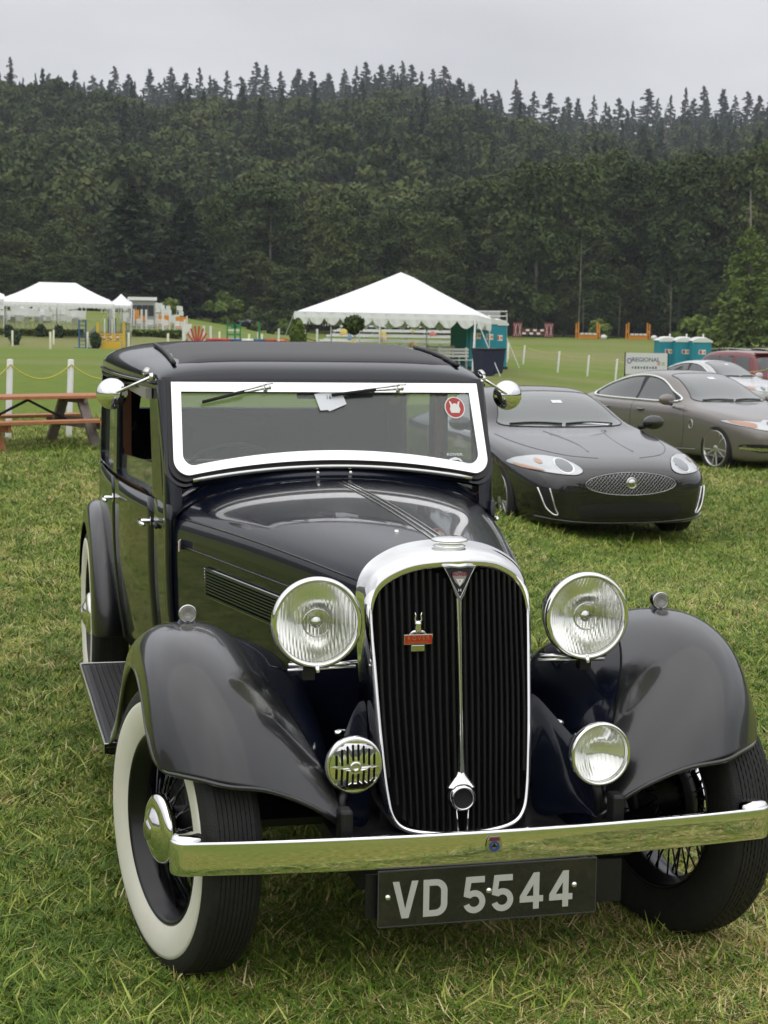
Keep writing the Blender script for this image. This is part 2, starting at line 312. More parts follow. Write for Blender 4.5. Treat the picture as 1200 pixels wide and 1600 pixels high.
def broad_crown(name, H, R, n, seed, m, zb=.22, card=.5, blobs=26):
    rg = np.random.default_rng(seed); C = []; Nn = []; per = n//blobs
    for k in range(blobs):
        h = rg.random()**.8; zc = H*(zb+(.93-zb)*h); rr = R*(sin(pi*min(.97, .18+.72*h))**.7)*.75; a = rg.random()*6.283; d = rr*rg.random()**.5
        c = np.array([d*cos(a), d*sin(a), zc]); br = R*(.26+.22*rg.random())*(1-.25*h)
        v = rg.normal(size=(per, 3)); v /= np.linalg.norm(v, axis=1)[:, None]; v[:, 2] = np.where(v[:, 2] < -.3, -v[:, 2], v[:, 2])
        C.append(c+v*br*(.72+.34*rg.random((per, 1)))*np.array([1, 1, .8])); Nn.append(v*.8+np.array([0, 0, .5]))
    C = np.concatenate(C); Nn = np.concatenate(Nn); return mesh_np(name, *quads(C, card*(.5+.8*rg.random(len(C))), Nn, rg, .7), m)
con_far = [conifer_crown('far_conifer_crown', 22, 4.6, 2000, 11+i, conif_l, base=.05, card=.62, shape=.72+.1*i, gap=.4) for i in range(4)]
bro_far = [broad_crown('far_broadleaf_crown', 17, 6.2, 2600, 31+i, decid_l, zb=.1, card=.50, blobs=22) for i in range(3)]
dark_l = leaf_mat('dark_conifer_needles', (.012, .022, .010), (.022, .036, .014), (.036, .054, .020))
con_near = [conifer_crown('conifer_crown', 26, 8.5, 8500, 51+i, dark_l, base=.03, card=.70, droop=.22, shape=.62, gap=.35) for i in range(2)]
bro_near = [broad_crown('broadleaf_crown', 25, 7.0, 8000, 61+i, decid_l, zb=.05, card=.36, blobs=64) for i in range(4)]
cedar = conifer_crown('cedar_crown', 17, 6.2, 7500, 71, bright_l, base=.0, card=.42, droop=.12, shape=.62)
shrubm = [broad_crown('shrub_crown', 5, 3.2, 1500, 81+i, [bright_l, decid_l][i], zb=-.02, card=.42, blobs=14) for i in range(2)]
tr_c = trunk_mesh('trunk', 22, .35, 0, 1, bark); tr_b = [trunk_mesh('trunk', 20, .38, 7, 2+i, bark) for i in range(3)]; tr_s = trunk_mesh('stems', 3, .12, 5, 9, bark)
dead = trunk_mesh('dead_trunk', 24, .22, 3, 15, snag); dead2 = conifer_crown('dead_crown', 24, 3.2, 700, 77, snag, base=.1, card=.5)
_seen = {}
def uniq(lb, px):
    k = _seen.get(lb, 0); _seen[lb] = k+1
    return lb if k == 0 else lb.replace(', ', [', second ', ', third ', ', fourth '][min(k-1, 2)]+'one ', 1)
def polar(a, d): x = -1.17+d*sin(radians(a)); y = -4+d*cos(radians(a)); return x, y
def tree(name, crown, trunk, a, d, s, label, cat='tree', group=None, rz=None, zoff=0, sxy=1.0):
    x, y = polar(a, d); t = empty(name, (x, y, hill_z(x, y)+zoff), rz if rz is not None else random.random()*6.28, uniq(label, 0), cat, group); t.scale = (s*sxy, s*sxy, s)
    c = link('crown', crown, t, smooth=False) if crown else None
    if trunk: link('trunk', trunk, t)
    return t
SIDE = lambda a: 'left' if a < 10 else ('middle' if a < 18 else 'right')
def az(px): return 13.97+math.degrees(math.atan((px-600)/2610.26))
def asc(px, y0, d, top): # scale so that a tree of height H reaches pixel row y0 : helper for data below
    pass
# the two dark conifers left of centre and the bright ones at the right edge
tree('conifer_tree', con_near[0], tr_c, az(205), 200, .57, 'tall dark conifer behind the left marquee, the left one of two standing together', sxy=1.65)
tree('conifer_tree', con_near[1], tr_c, az(288), 198, .52, 'dark conifer just right of the tallest one at the left field edge', sxy=1.55)
tree('cedar_tree', cedar, tr_c, az(1160), 150, .66, 'bright green cedar at the far right edge of the field', sxy=1.15)
tree('cedar_tree', cedar, tr_c, az(1215), 146, .55, 'smaller bright green cedar cut off by the right frame edge', sxy=1.1)
tree('green_shrub', shrubm[0], tr_s, az(1085), 160, .75, 'round light green shrub left of the bright cedar', 'shrub')
tree('green_shrub', shrubm[0], tr_s, az(345), 196, .8, 'light green leafy tree at the right foot of the dark conifer pair', 'tree')
for i, (px, d, s, hh) in enumerate([(262, 188, .42, 1), (395, 190, .5, 1), (415, 192, .45, 1), (440, 192, .42, 1), (762, 200, .45, 1), (720, 200, .5, 0), (930, 205, .5, 1)]):
    tree('low_bush', shrubm[hh if i % 3 else 0], tr_s, az(px), d, s, ['low bush at the field edge beside the white fence', 'brownish bush beyond the parked dark cars'][0] if i == 0 else 'low bush at the foot of the wood, '+anchor(px), 'bush', 'low bushes along the wood edge')
# tall trees of the wood edge, each its own
rr = random.Random(5)
edge = []
for px in range(-36, 1290, 40): # front rank
    e_top = interp(px, [-90, 60, 150, 250, 380, 470, 560, 680, 760, 850, 930, 1010, 1100, 1200, 1330], [330, 345, 380, 360, 275, 300, 330, 320, 290, 250, 235, 240, 232, 225, 225])
    edge.append((px+rr.uniform(-14, 14), 222+rr.uniform(-10, 12), e_top+rr.uniform(-4, 26)))
for px in range(-40, 1300, 48):
    e_top = interp(px, [-90, 60, 200, 300, 380, 470, 560, 680, 760, 850, 930, 1010, 1100, 1200, 1330], [300, 310, 320, 300, 262, 285, 300, 290, 262, 240, 240, 236, 238, 228, 228])
    edge.append((px+rr.uniform(-16, 16), 244+rr.uniform(-6, 8), e_top+rr.uniform(0, 30)))
for px in range(-40, 1290, 44):   # understorey
    edge.append((px+rr.uniform(-14, 14), 212+rr.uniform(-4, 6), interp(px, [0, 300, 600, 1200], [415, 415, 430, 420])+rr.uniform(-25, 25)))
for i, (px, d, top) in enumerate(edge):
    a = az(px); x, y = polar(a, d); hz = interp(px, [0, 1200], [506, 522]); ztop = 1.58+(hz-top)/2610*d*cos(radians(a-13.97)); H = ztop-hill_z(x, y); s = max(.25, H/24.5)
    tree('broadleaf_tree', bro_near[i % 4], tr_b[i % 3], a, d, s, ('leafy green front rank tree, ' if i < 34 else ('tall second rank tree, ' if i < 62 else 'low leafy tree at the wood foot, '))+anchor(px), group='trees along the far edge of the field', sxy=min(1.35, .95/s*(.72 if s > .7 else .55)+.12))
for px, d, h, s in ((897, 222, 1, .50), (820, 228, 1, .50), (1040, 216, 1, .30), (905, 214, 1, .22), (960, 214, 1, .22)):
    tree('bare_trunk', None, dead, az(px), d-12, s, 'bare pale tree trunk against the dark wood, '+anchor(px), 'tree', 'bare pale trunks in front of the wood')
for px, top in ((775, 212), (533, 262), (905, 195), (1022, 185)):
    a = az(px); d = 560; x, y = polar(a, d); zt = 1.58+(interp(px, [0, 1200], [506, 522])-top)/2610*d; tree('dead_tree', dead2, dead, a, d, 1.3, 'grey dead snag among the green hillside trees, '+anchor(px), 'dead tree', 'dead snags on the hillside', zoff=zt-hill_z(x, y)-31)
# skyline conifers, one by one
ridge_px = [19, 78, 95, 118, 145, 178, 200, 232, 265, 288, 308, 324, 350, 372, 395, 410, 432, 460, 480, 505, 530, 548, 562, 585, 602, 618, 632, 648, 665, 682, 705, 722, 745, 765, 792, 797, 820, 845, 872, 888, 912, 930, 950, 972, 995, 1010, 1030, 1052, 1065, 1080, 1085, 1110, 1128, 1147, 1165, 1188, 1205]
ridge_top = [100, 125, 134, 120, 128, 114, 126, 118, 116, 124, 116, 128, 121, 130, 108, 112, 122, 118, 122, 124, 118, 114, 108, 112, 112, 106, 112, 122, 118, 114, 132, 140, 148, 150, 134, 150, 152, 154, 160, 162, 158, 168, 162, 166, 148, 162, 158, 146, 162, 144, 160, 148, 158, 152, 158, 140, 148]
allr = list(zip(ridge_px, ridge_top))+[(px+rr.uniform(-16, 16), None) for px in range(-60, 1270, 14)]
for i, (px, top) in enumerate(allr):
    a = az(px); d = 850+rr.uniform(-12, 10); x, y = polar(a, d)
    hz = interp(px, [0, 1200], [506, 522]); sky_y = interp(px, [0, 150, 400, 600, 700, 760, 860, 960, 1100, 1200], [140, 138, 136, 128, 136, 156, 180, 184, 176, 172])
    if top is None: top = sky_y-rr.uniform(-24, 6)
    zt = 1.58+(hz-top)/2610.26*d*cos(radians(a-13.97)); H = rr.uniform(26, 34); zb = zt-H
    t = tree('skyline_conifer', con_far[i % 4], None if i > 60 else tr_c, a, d, H/22.5, ('tall pointed conifer on the skyline, ' if top is not None and i < 57 else 'smaller conifer tip on the skyline, ')+anchor(px), group='conifers along the skyline', zoff=zb-hill_z(x, y), sxy=rr.uniform(1.2, 2.6))
# the hillside wood itself: nobody could count it -> one object, geometry nodes
def scatter(name, P, rot, scl, idx, protos, label, cat=None, tilt=None):
    me = bpy.data.meshes.new(name); me.vertices.add(len(P)); me.vertices.foreach_set('co', np.asarray(P, np.float32).ravel())
    for nm, ty, arr in (('rot', 'FLOAT_VECTOR', rot), ('scl', 'FLOAT_VECTOR', scl), ('idx', 'INT', idx)):
        at = me.attributes.new(nm, ty, 'POINT'); at.data.foreach_set('vector' if ty == 'FLOAT_VECTOR' else 'value', np.asarray(arr, np.float32 if ty == 'FLOAT_VECTOR' else np.int32).ravel())
    o = bpy.data.objects.new(name, me); COL.objects.link(o); pc = bpy.data.collections.new(name+'_prototypes')
    for i, pm in enumerate(protos): pc.objects.link(bpy.data.objects.new('%s_proto_%02d' % (name, i), pm))
    ng = bpy.data.node_groups.new(name, 'GeometryNodeTree'); ng.interface.new_socket('Geometry', in_out='INPUT', socket_type='NodeSocketGeometry'); ng.interface.new_socket('Geometry', in_out='OUTPUT', socket_type='NodeSocketGeometry')
    gi = ng.nodes.new('NodeGroupInput'); go = ng.nodes.new('NodeGroupOutput'); ci_ = ng.nodes.new('GeometryNodeCollectionInfo'); ci_.inputs['Collection'].default_value = pc; ci_.inputs['Separate Children'].default_value = True
    ip = ng.nodes.new('GeometryNodeInstanceOnPoints'); ip.inputs['Pick Instance'].default_value = True
    def attr(nm, ty):
        n = ng.nodes.new('GeometryNodeInputNamedAttribute'); n.data_type = ty; n.inputs['Name'].default_value = nm; return [s for s in n.outputs if s.enabled][0]
    ng.links.new(gi.outputs[0], ip.inputs['Points']); ng.links.new(ci_.outputs[0], ip.inputs['Instance']); ng.links.new(attr('idx', 'INT'), ip.inputs['Instance Index'])
    ng.links.new(attr('rot', 'FLOAT_VECTOR'), ip.inputs['Rotation']); ng.links.new(attr('scl', 'FLOAT_VECTOR'), ip.inputs['Scale']); ng.links.new(ip.outputs[0], go.inputs[0])
    md = o.modifiers.new('scatter', 'NODES'); md.node_group = ng; tag(o, label, cat, kind='stuff'); return o
P = []; Rr = []; Sc = []; Ix = []
rg = np.random.default_rng(3)
for aa in list(np.arange(-26, -1.2, .9))+list(np.arange(29.5, 56, .9)):    # the wood edge goes on beyond the named trees
    for dd in (216, 236, 252):
        x, y = polar(aa+rg.uniform(-.4, .4), dd+rg.uniform(-6, 6)); P.append((x, y, hill_z(x, y)-1)); Rr.append((0, 0, rg.random()*6.28)); w = 1.15*rg.uniform(.85, 1.15); Sc.append((w, w, 1.35*rg.uniform(.8, 1.1))); Ix.append(4+int(rg.integers(0, 3)))
d = 262.0
while d < 828:
    step = 6.2+d*.006; a = -24.0
    while a < 54:
        dd = d+rg.uniform(-.5, .5)*step; aa = a+rg.uniform(-.5, .5)*math.degrees(step/d); x, y = polar(aa, dd)
        t = (dd-262)/590; pc_ = .10+.58*t+.35*sin(x*.021+2)*sin(y*.014); con = rg.random() < pc_
        s = rg.uniform(.75, 1.25)*(1.05 if con else .95); P.append((x, y, hill_z(x, y)-1.5)); Rr.append((0, 0, rg.random()*6.28)); w = s*rg.uniform(.85, 1.15); Sc.append((w, w, s*rg.uniform(.72, 1.02) if con else s*rg.uniform(.9, 1.15))); Ix.append(int(rg.integers(0, 4)) if con else 4+int(rg.integers(0, 3)))
        a += math.degrees(step/d)
    d += step*.95
scatter('hillside_forest', P, Rr, Sc, Ix, con_far+bro_far, 'mixed green wood covering the hillside', 'forest')
# ------------------------------------------------ grass blades
def tuft(name, n, h, seed, m, spread=.03, lean=1.0, w=.0016):
    rg = random.Random(seed); V = []; F = []
    for i in range(n):
        a = rg.uniform(0, 6.28); r = spread*sqrt(rg.random()); x, y = r*cos(a), r*sin(a); b = rg.uniform(0, 6.28); L_ = h*rg.uniform(.45, 1.2); ln = rg.uniform(.25, 1.15)*lean; dx, dy = cos(b), sin(b); ww = w*rg.uniform(.7, 1.4); nx, ny = -dy*ww, dx*ww; k = len(V)
        for t, tw in ((0, 1), (.5, .85), (1.0, .12)):
            ox = L_*ln*t*t*.9; z = L_*t*(1-.35*ln*t*.8); V += [(x+dx*ox-nx*tw, y+dy*ox-ny*tw, z), (x+dx*ox+nx*tw, y+dy*ox+ny*tw, z)]
        F += [(k, k+1, k+3, k+2), (k+2, k+3, k+5, k+4)]
    me = bpy.data.meshes.new(name); me.from_pydata(V, [], F); me.materials.append(m); return me
def blade_mat(name, stops):
    m = bpy.data.materials.new(name); m.use_nodes = True; t = m.node_tree; b = t.nodes['Principled BSDF']; b.inputs['Roughness'].default_value = .6; b.inputs['Specular IOR Level'].default_value = .25
    oi = t.nodes.new('ShaderNodeObjectInfo'); r = t.nodes.new('ShaderNodeValToRGB'); e = r.color_ramp.elements
    while len(e) < len(stops): e.new(.5)
    for el, (p, c) in zip(e, stops): el.position = p; el.color = (*c, 1)
    t.links.new(oi.outputs['Random'], r.inputs[0]); t.links.new(r.outputs[0], b.inputs['Base Color']); return m
bg1 = blade_mat('grass_blade_green', [(0, (.13, .215, .024)), (.4, (.215, .305, .036)), (.7, (.34, .40, .070)), (1, (.48, .47, .14))])
bg2 = blade_mat('grass_blade_straw', [(0, (.38, .27, .10)), (.5, (.58, .46, .20)), (1, (.70, .60, .32))])
bg3 = blade_mat('grass_blade_dark', [(0, (.06, .115, .014)), (1, (.12, .21, .025))])
pr = [tuft('grass_tuft', 16, .042, 1, bg1), tuft('grass_tuft', 16, .036, 2, bg1), tuft('grass_tuft', 14, .052, 3, bg3), tuft('grass_tuft', 9, .040, 4, bg2, lean=1.5), tuft('grass_tuft', 5, .085, 5, bg1, w=.0020), tuft('grass_tuft', 8, .030, 6, bg2, lean=1.6, spread=.05)]
rg = np.random.default_rng(9)
def pnoise(x, y):  # cheap value noise for clumping
    return (np.sin(x*2.1+1.3*np.sin(y*1.7))*np.cos(y*2.6+1.1*np.sin(x*1.9))+.6*np.sin(x*6.3+y*4.1)*np.cos(y*7.7-x*2.2)+.4*np.sin(13*x+3*np.sin(9*y)))/2
n = 250000
dd = 3.0+ (rg.random(n)**1.6)*26; aa = np.radians(np.where(rg.random(n) < .76, rg.uniform(-3, 31, n), rg.uniform(-22, 50, n))); X = -1.17+dd*np.sin(aa); Y = -4+dd*np.cos(aa)
q = pnoise(X, Y); patch = np.clip(.5+.9*np.sin(X*.9+.5)*np.cos(Y*.55+X*.3), 0, 1)
u = rg.random(n); strawp = .11+.40*patch**1.5+.20*q
ix = np.where(u < strawp, np.where(rg.random(n) < .5, 3, 5), np.where(rg.random(n) < .30-.2*q, 2, np.where(rg.random(n) < .06, 4, rg.integers(0, 2, n))))
Z = np.array([ground_z(x, y) for x, y in zip(X, Y)]); s = (.75+.5*rg.random(n))*(1+.25*q)*(.9+dd*.030)
# flattened under the tyres and beneath the car
scatter('grass', np.stack([X, Y, Z-.004], 1), np.stack([rg.normal(0, .15, n), rg.normal(0, .15, n), rg.random(n)*6.28], 1), np.stack([s*1.15, s*1.15, s*(.60+.012*dd)], 1), ix, pr, 'uneven mown grass with straw coloured clippings around the cars', 'grass')
# ============================================================ the black vintage saloon
paint = mat('black_paint', (.0040, .0055, .013), .25, coat=.72, ior=1.5, coatr=.04, spec=.12, bump=(5, .012))
paint_d = mat('black_paint_dusty', (.006, .0063, .0075), .30, coat=.85, ior=1.5, coatr=.065, noise=(7, .25, (.010, .0105, .0115)))
rimblack = mat('rim_black', (.005, .005, .006), .28)
slatblack = mat('slat_black', (.003, .003, .003), .6, spec=.35)
pblack = mat('satin_black', (.006, .006, .007), .45, bump=(60, .05))
rubber = mat('tyre_rubber', (.008, .008, .008), .66, noise=(40, .2, (.015, .0145, .013)), bump=(220, .25))
white_rub = mat('whitewall_rubber', (.80, .78, .68), .5, noise=(9, .3, (.72, .69, .58)))
chrome = mat('chrome', (.86, .86, .85), .035, metal=1)
chrome_d = mat('pitted_chrome', (.6, .6, .58), .13, metal=1)
nickel = mat('dull_steel', (.35, .35, .34), .3, metal=1)
vinyl = mat('roof_fabric', (.06, .06, .062), .55, bump=(300, .15))
leather = mat('dark_red_leather', (.035, .009, .007), .45)
lining = mat('cream_lining', (.30, .29, .26), .8)
wood = mat('walnut', (.05, .014, .006), .3, noise=(12, .2, (.09, .03, .012)))
dark_in = mat('interior_black', (.012, .012, .013), .7)
pane = glass_mat('pane_glass', film=.045, filmcol=(.42, .43, .42), ior=1.5)
lensg = glass_mat('lens_glass', (.96, .97, .95), ior=1.5, film=.05, filmcol=(.8, .8, .78))
red = mat('red_enamel', (.45, .02, .015), .25, coat=.6)
whitep = mat('white_print', (.75, .75, .72), .5)
paper = mat('paper', (.78, .8, .84), .7)
blue_e = mat('blue_enamel', (.03, .06, .25), .3, coat=.5)
RO = bpy.data.objects.new('vintage_car', None); COL.objects.link(RO); RO.rotation_euler = (radians(.7), 0, 0)
tag(RO, 'black 1930s saloon with upright chrome radiator and whitewall tyres, number plate VD 5544', 'car')
_B = smooth_interp([1.30, 1.45, 1.6, 2.0, 2.4, 2.8, 3.2, 3.6, 3.9, 4.06], [.545, .560, .577, .625, .650, .652, .63, .56, .45, .34])
_S = smooth_interp([.33, .5, .72, .95, 1.1, 1.37, 1.45], [.93, .965, .995, 1.0, .995, .985, .975])
def bx(y, z): return _B(y)*_S(z)
def wy(z): return 1.376+(z-1.093)*.515       # plane of the windscreen
def yf(x, z):                                # face of the radiator, raked and slightly V-shaped
    return -.166+(z-.40)*.135+(.04+.055*min(1, max(0, (z-.4)/.6)))*(abs(x)/.21)**1.5
# --- radiator shell
HO = [(0, .338), (.08, .340), (.145, .352), (.178, .385), (.192, .45), (.203, .58), (.211, .74), (.2165, .87), (.212, .93), (.192, .972), (.15, 1.004), (.09, 1.026), (0, 1.035)]
full = [(x, 0, z) for x, z in HO]+[(-x, 0, z) for x, z in HO[-2:0:-1]]
LO = spline(full, 144, closed=True)
NO = []
for i in range(144):
    t = (LO[(i+1) % 144]-LO[i-1]); NO.append(Vector((t.z, 0, -t.x)).normalized())
def rring(ins, dy, drop=0, k=0, top=0):
    R = []
    for p, n in zip(LO, NO):
        up = sm(.86, 1.0, p.z); q = p-n*(ins+top*up)
        y = yf(q.x, q.z)+dy
        if k: y = y*(1-k)+k*(.035+(q.z-.4)*.05)
        R.append((q.x, y, q.z-drop*up))
    return R
mb = MB(); mb.grid([rring(.017, .030, 0, 0, .022), rring(.017, .002, 0, 0, .022), rring(.013, -.007, 0, 0, .017), rring(.007, -.008, 0, 0, .010), rring(.001, .000, 0, 0, .004), rring(-.003, .016, 0, 0, .0), rring(-.006, .05, 0, .35, -.001), rring(-.008, 0, 0, 1, -.006)], closed=True)
shell = mb.obj('radiator_shell', chrome, RO)
# --- grille: two banks of slats behind the shell
def opening_top(x):
    ax = abs(x)
    return interp(ax, [0, .012, .035, .06, .10, .15, .178, .192, .2], [.925, .935, .972, .986, .986, .968, .944, .90, .86])
def opening_bot(x): return interp(abs(x), [0, .08, .13, .158, .17, .2], [.352, .355, .366, .388, .43, .55])
slat_n = 11
for s in (-1, 1):
    for i in range(slat_n):
        x = s*(.0155+i*.0168); z0 = opening_bot(x); z1 = opening_top(x)+.004; mb = MB(); rows = []
        for j in range(7):
            z = z0+(z1-z0)*j/6; xx = x*(.93+.07*sm(.36, .7, z)); y = yf(xx, z)
            rows.append([(xx-.0048, y+.012, z), (xx-.0042, y+.002, z), (xx, y-.0035, z), (xx+.0042, y+.002, z), (xx+.0048, y+.012, z)])
        mb.grid(rows); mb.obj('slat', slatblack, RO)
mb = MB(); rows = []
for j in range(10):
    z = .345+.66*j/9; w = min(.19, .19-.12*max(0, (z-.93)/.075)); rows.append([(x, yf(x, z)+.045, z) for x in np.linspace(-w, w, 11)])
mb.grid(rows).obj('radiator_core', mat('radiator_core', (.002, .002, .002), .9), RO)
# centre strip, emblem frame, starting handle hole
mb = MB(); rows = []
for j in range(15):
    t = j/14; z = .93-.43*t; w = .0052+.0028*(1-t)**3+.005*t**6; y = yf(0, z)-.004
    rows.append([(-w, y+.012, z), (-w*.9, y, z), (0, y-.009-.003*t**5, z), (w*.9, y, z), (w, y+.012, z)])
mb.grid(rows); mb.obj('centre_strip', chrome, RO)
def tri(w, zt, zb, sag=.004): return [(-w, zt), (-w*.55, zt+sag*.4), (0, zt-sag*.2), (w*.55, zt+sag*.4), (w, zt), (w*.62, zt-.028), (w*.26, zb+.018), (0, zb), (-w*.26, zb+.018), (-w*.62, zt-.028)]
fnf = lambda d: (lambda u, v, t: (u, yf(0, v)-.008+d+t, v))
plate('emblem_frame', [tri(.043, 1.004, .915), tri(.037, .999, .928)[::-1]], fnf(-.006), .014, chrome, RO, bevel=.0012)
plate('emblem_field', [tri(.036, .998, .93)], fnf(-.001), .006, mat('emblem_black', (.008, .008, .01), .2, coat=.6), RO)
sh = [(x*.82, .974+(z-.974)*.85) for x, z in [(-.019, .990), (0, .993), (.019, .990), (.021, .978), (.013, .962), (0, .950), (-.013, .962), (-.021, .978)]]
em = plate('emblem_shield', [sh], fnf(-.0045), .004, mat('shield_grey', (.35, .30, .30), .35, metal=.5), RO)
text('emblem_lettering', 'ROVER', .0125, frontM(0, yf(0, .985)-.0142, .984, radians(-8)), mat('lettering_maroon', (.20, .02, .03), .4), em, ext=.0006, off=.0003)
plate('emblem_ship', [[(-.010, .972), (.010, .972), (.0, .955)], [(-.003, .969), (.003, .969), (0, .963)]], fnf(-.0062), .001, whitep, em)
text('emblem_number', '14', .010, frontM(0, yf(0, .944)-.0098, .944, radians(-8)), whitep, RO, ext=.0006)
yh = yf(0, .437)-.010
mb = MB(); mb.lathe([(.0235, -.004), (.025, .004), (.0275, .008), (.031, .004), (.036, -.006), (.038, -.018)], 40, AX['-y'], (0, yh, .437))
mb.obj('starting_handle_bezel', chrome, RO)
mb = MB(); rows = []
for j in range(9):
    t = j/8; z = .462+.05*t; w = .030*(1-t)**1.6+.0075; y = yf(0, z)-.004-.006*(1-t)
    rows.append([(w*sin(a), y+.012-.016*cos(a)*(1-.35*t), z) for a in np.linspace(-pi/2, pi/2, 9)])
mb.grid(rows).obj('bezel_fairing', chrome, RO)
MB().lathe([(.024, 0), (.0, 0)], 32, AX['-y'], (0, yh+.006, .437)).obj('handle_hole', dark_in, RO)
MB().beam((-.012, yf(0, .36)-.006, .352), (-.015, yf(0, .41)-.004, .412), .003, .003).beam((.012, yf(0, .36)-.006, .352), (.015, yf(0, .41)-.004, .412), .003, .003).obj('handle_guide', chrome, RO)
# filler cap
mb = MB(); mb.lathe([(.034, .0), (.034, .006), (.040, .008), (.041, .012), (.036, .014), (.036, .020), (.045, .0215), (.0475, .026), (.045, .030), (.03, .034), (.0, .0355)], 48, Matrix.Identity(3), (0, -.002, 1.03))
mb.obj('filler_cap', chrome, RO)
# --- grille badge (motoring club badge on the left bank)
bxp, bzp = -.1015, .823; by = yf(bxp, bzp)-.012
BD = MB(); BD.box((bxp, by, bzp), (.074, .006, .026)); bd = BD.obj('grille_badge', chrome_d, RO, smooth=False, bevel=.001)
MB().box((bxp, by-.0035, bzp), (.069, .002, .021)).obj('badge_enamel', red, bd, smooth=False)
text('badge_lettering', 'ROVER', .0135, frontM(bxp, by-.0048, bzp+.003), chrome_d, bd, ext=.0005, spacing=1.5)
text('badge_small_lettering', 'SPORTS REGISTER', .0056, frontM(bxp, by-.0048, bzp-.0068), chrome_d, bd, ext=.0005, spacing=1.15)
mb = MB(); mb.lathe([(0, .0), (.006, .001), (.0085, .006), (.0095, .013), (.0085, .02), (.009, .023), (.0095, .026), (.0075, .03), (.004, .033), (0, .034)], 14, Matrix.Identity(3), (bxp, by, bzp+.014))
mb.tube([(bxp-.022, by, bzp+.0135), (bxp-.012, by, bzp+.019), (bxp, by, bzp+.020), (bxp+.012, by, bzp+.019), (bxp+.022, by, bzp+.0135)], [.002, .004, .005, .004, .002], 8)
for s in (-1, 1): mb.tube([(bxp+s*.006, by, bzp+.042), (bxp+s*.0085, by, bzp+.050), (bxp+s*.0065, by, bzp+.060), (bxp+s*.0085, by, bzp+.067)], [.0028, .0022, .0018, .001], 6)
mb.obj('badge_horned_head', chrome, bd)
MB().box((bxp, by, bzp-.0225), (.034, .004, .017)).obj('badge_tag', chrome_d, bd, smooth=False, bevel=.0015)
# --- bonnet
F0 = [(.196, .42), (.208, .60), (.216, .76), (.2235, .87), (.221, .93), (.199, .976), (.155, 1.009), (.09, 1.033), (.03, 1.042), (0, 1.0425)]
R0 = [(.515, .42), (.525, .60), (.532, .76), (.535, .87), (.531, .935), (.497, .985), (.40, 1.030), (.24, 1.058), (.08, 1.070), (0, 1.071)]
def hood_sec(t):
    y1 = 1.335; H = []
    for (a, b), (c, d) in zip(F0, R0):
        x = a+(c-a)*(t**.96); z = b+(d-b)*t+(.010*sin(pi*t) if b > .9 else 0)
        y0 = .03+(b-.4)*.05; H.append((x, y0+(y1-y0)*t, z))
    return H
rows = []
for i in range(13):
    h = hood_sec(i/12); r = [(-x, y, z) for x, y, z in h]+[(x, y, z) for x, y, z in h[-2::-1]]; rows.append(r)
bonnet = MB().grid(rows).obj('bonnet', paint, RO, sub=2)
cent = lambda t, dx=0: Vector((dx, hood_sec(t)[-1][1], hood_sec(t)[-1][2]+.0015))
hg = MB()
for dx in (-.011, 0, .011): hg.tube([cent(t, dx*1.6) for t in np.linspace(.02, .995, 14)], .0016 if dx else .0026, 6)
hg.obj('bonnet_hinge', chrome_d, RO)
# hinge lines, swage and louvres on the bonnet side
def hood_pt(t, u):
    h = hood_sec(t); k = min(int(u), len(h)-2); f = u-k; a, b = Vector(h[k]), Vector(h[k+1]); return a.lerp(b, f)
for s in (-1, 1):
    M = lambda p, o=.0: Vector((s*(p.x+o), p.y, p.z))
    mb = MB().tube([M(hood_pt(t, 4.35), .001) for t in np.linspace(.01, .99, 20)], .0032, 6); mb.obj('bonnet_side_hinge', paint, RO)
    mb = MB().tube([M(hood_pt(t, 3.0-.0*t), .0015) for t in np.linspace(.03, .985, 20)], .0028, 6); mb.obj('waist_moulding', paint, RO)
    # louvre panel
    t0, t1 = .20, .775; ub, ut = 1.90, 2.66
    fr = [M(hood_pt(t, ub), .007) for t in np.linspace(t0, t1, 10)]+[M(hood_pt(t, ut), .007) for t in np.linspace(t1, t0, 10)]
    lf = MB().tube(fr[:10], .003, 6).tube(fr[10:], .003, 6).tube([fr[9], fr[10]], .003, 6).tube([fr[19], fr[0]], .003, 6).obj('louvre_frame', chrome_d, RO)
    MB().grid([[M(hood_pt(t, ub), .0045) for t in np.linspace(t0, t1, 8)], [M(hood_pt(t, (ub+ut)/2), .0045) for t in np.linspace(t0, t1, 8)], [M(hood_pt(t, ut), .0045) for t in np.linspace(t0, t1, 8)]]).obj('louvre_opening', dark_in, lf)
    for k in range(9):
        u = ub+(ut-ub)*(k+.5)/9
        rows = [[M(hood_pt(t, u-.030), .013) for t in np.linspace(t0+.004, t1-.004, 6)], [M(hood_pt(t, u+.012), .012) for t in np.linspace(t0+.004, t1-.004, 6)], [M(hood_pt(t, u+.026), .006) for t in np.linspace(t0+.004, t1-.004, 6)]]
        MB().grid(rows).obj('louvre', paint, lf, smooth=False)
    MB().lathe([(.0, .012), (.005, .011), (.0075, .006), (.006, 0)], 14, c=(s*.055 if s > 0 else -.055, 1.372, 1.084)).obj('washer_jet', chrome, RO)
MB().lathe([(.0, .011), (.005, .010), (.0075, .005), (.006, 0)], 14, c=(-.075, .24, 1.04)).obj('bonnet_button', chrome, RO)
mbq = hood_pt(.955, 2.93); ub_ = MB(); RZb = Matrix.Rotation(radians(-13), 3, 'Z'); ub_.box((-(mbq.x+.004), mbq.y-.03, mbq.z+.012), (.003, .055, .032), M=RZb); ub_ = ub_.obj('flag_badge', whitep, RO, smooth=False)
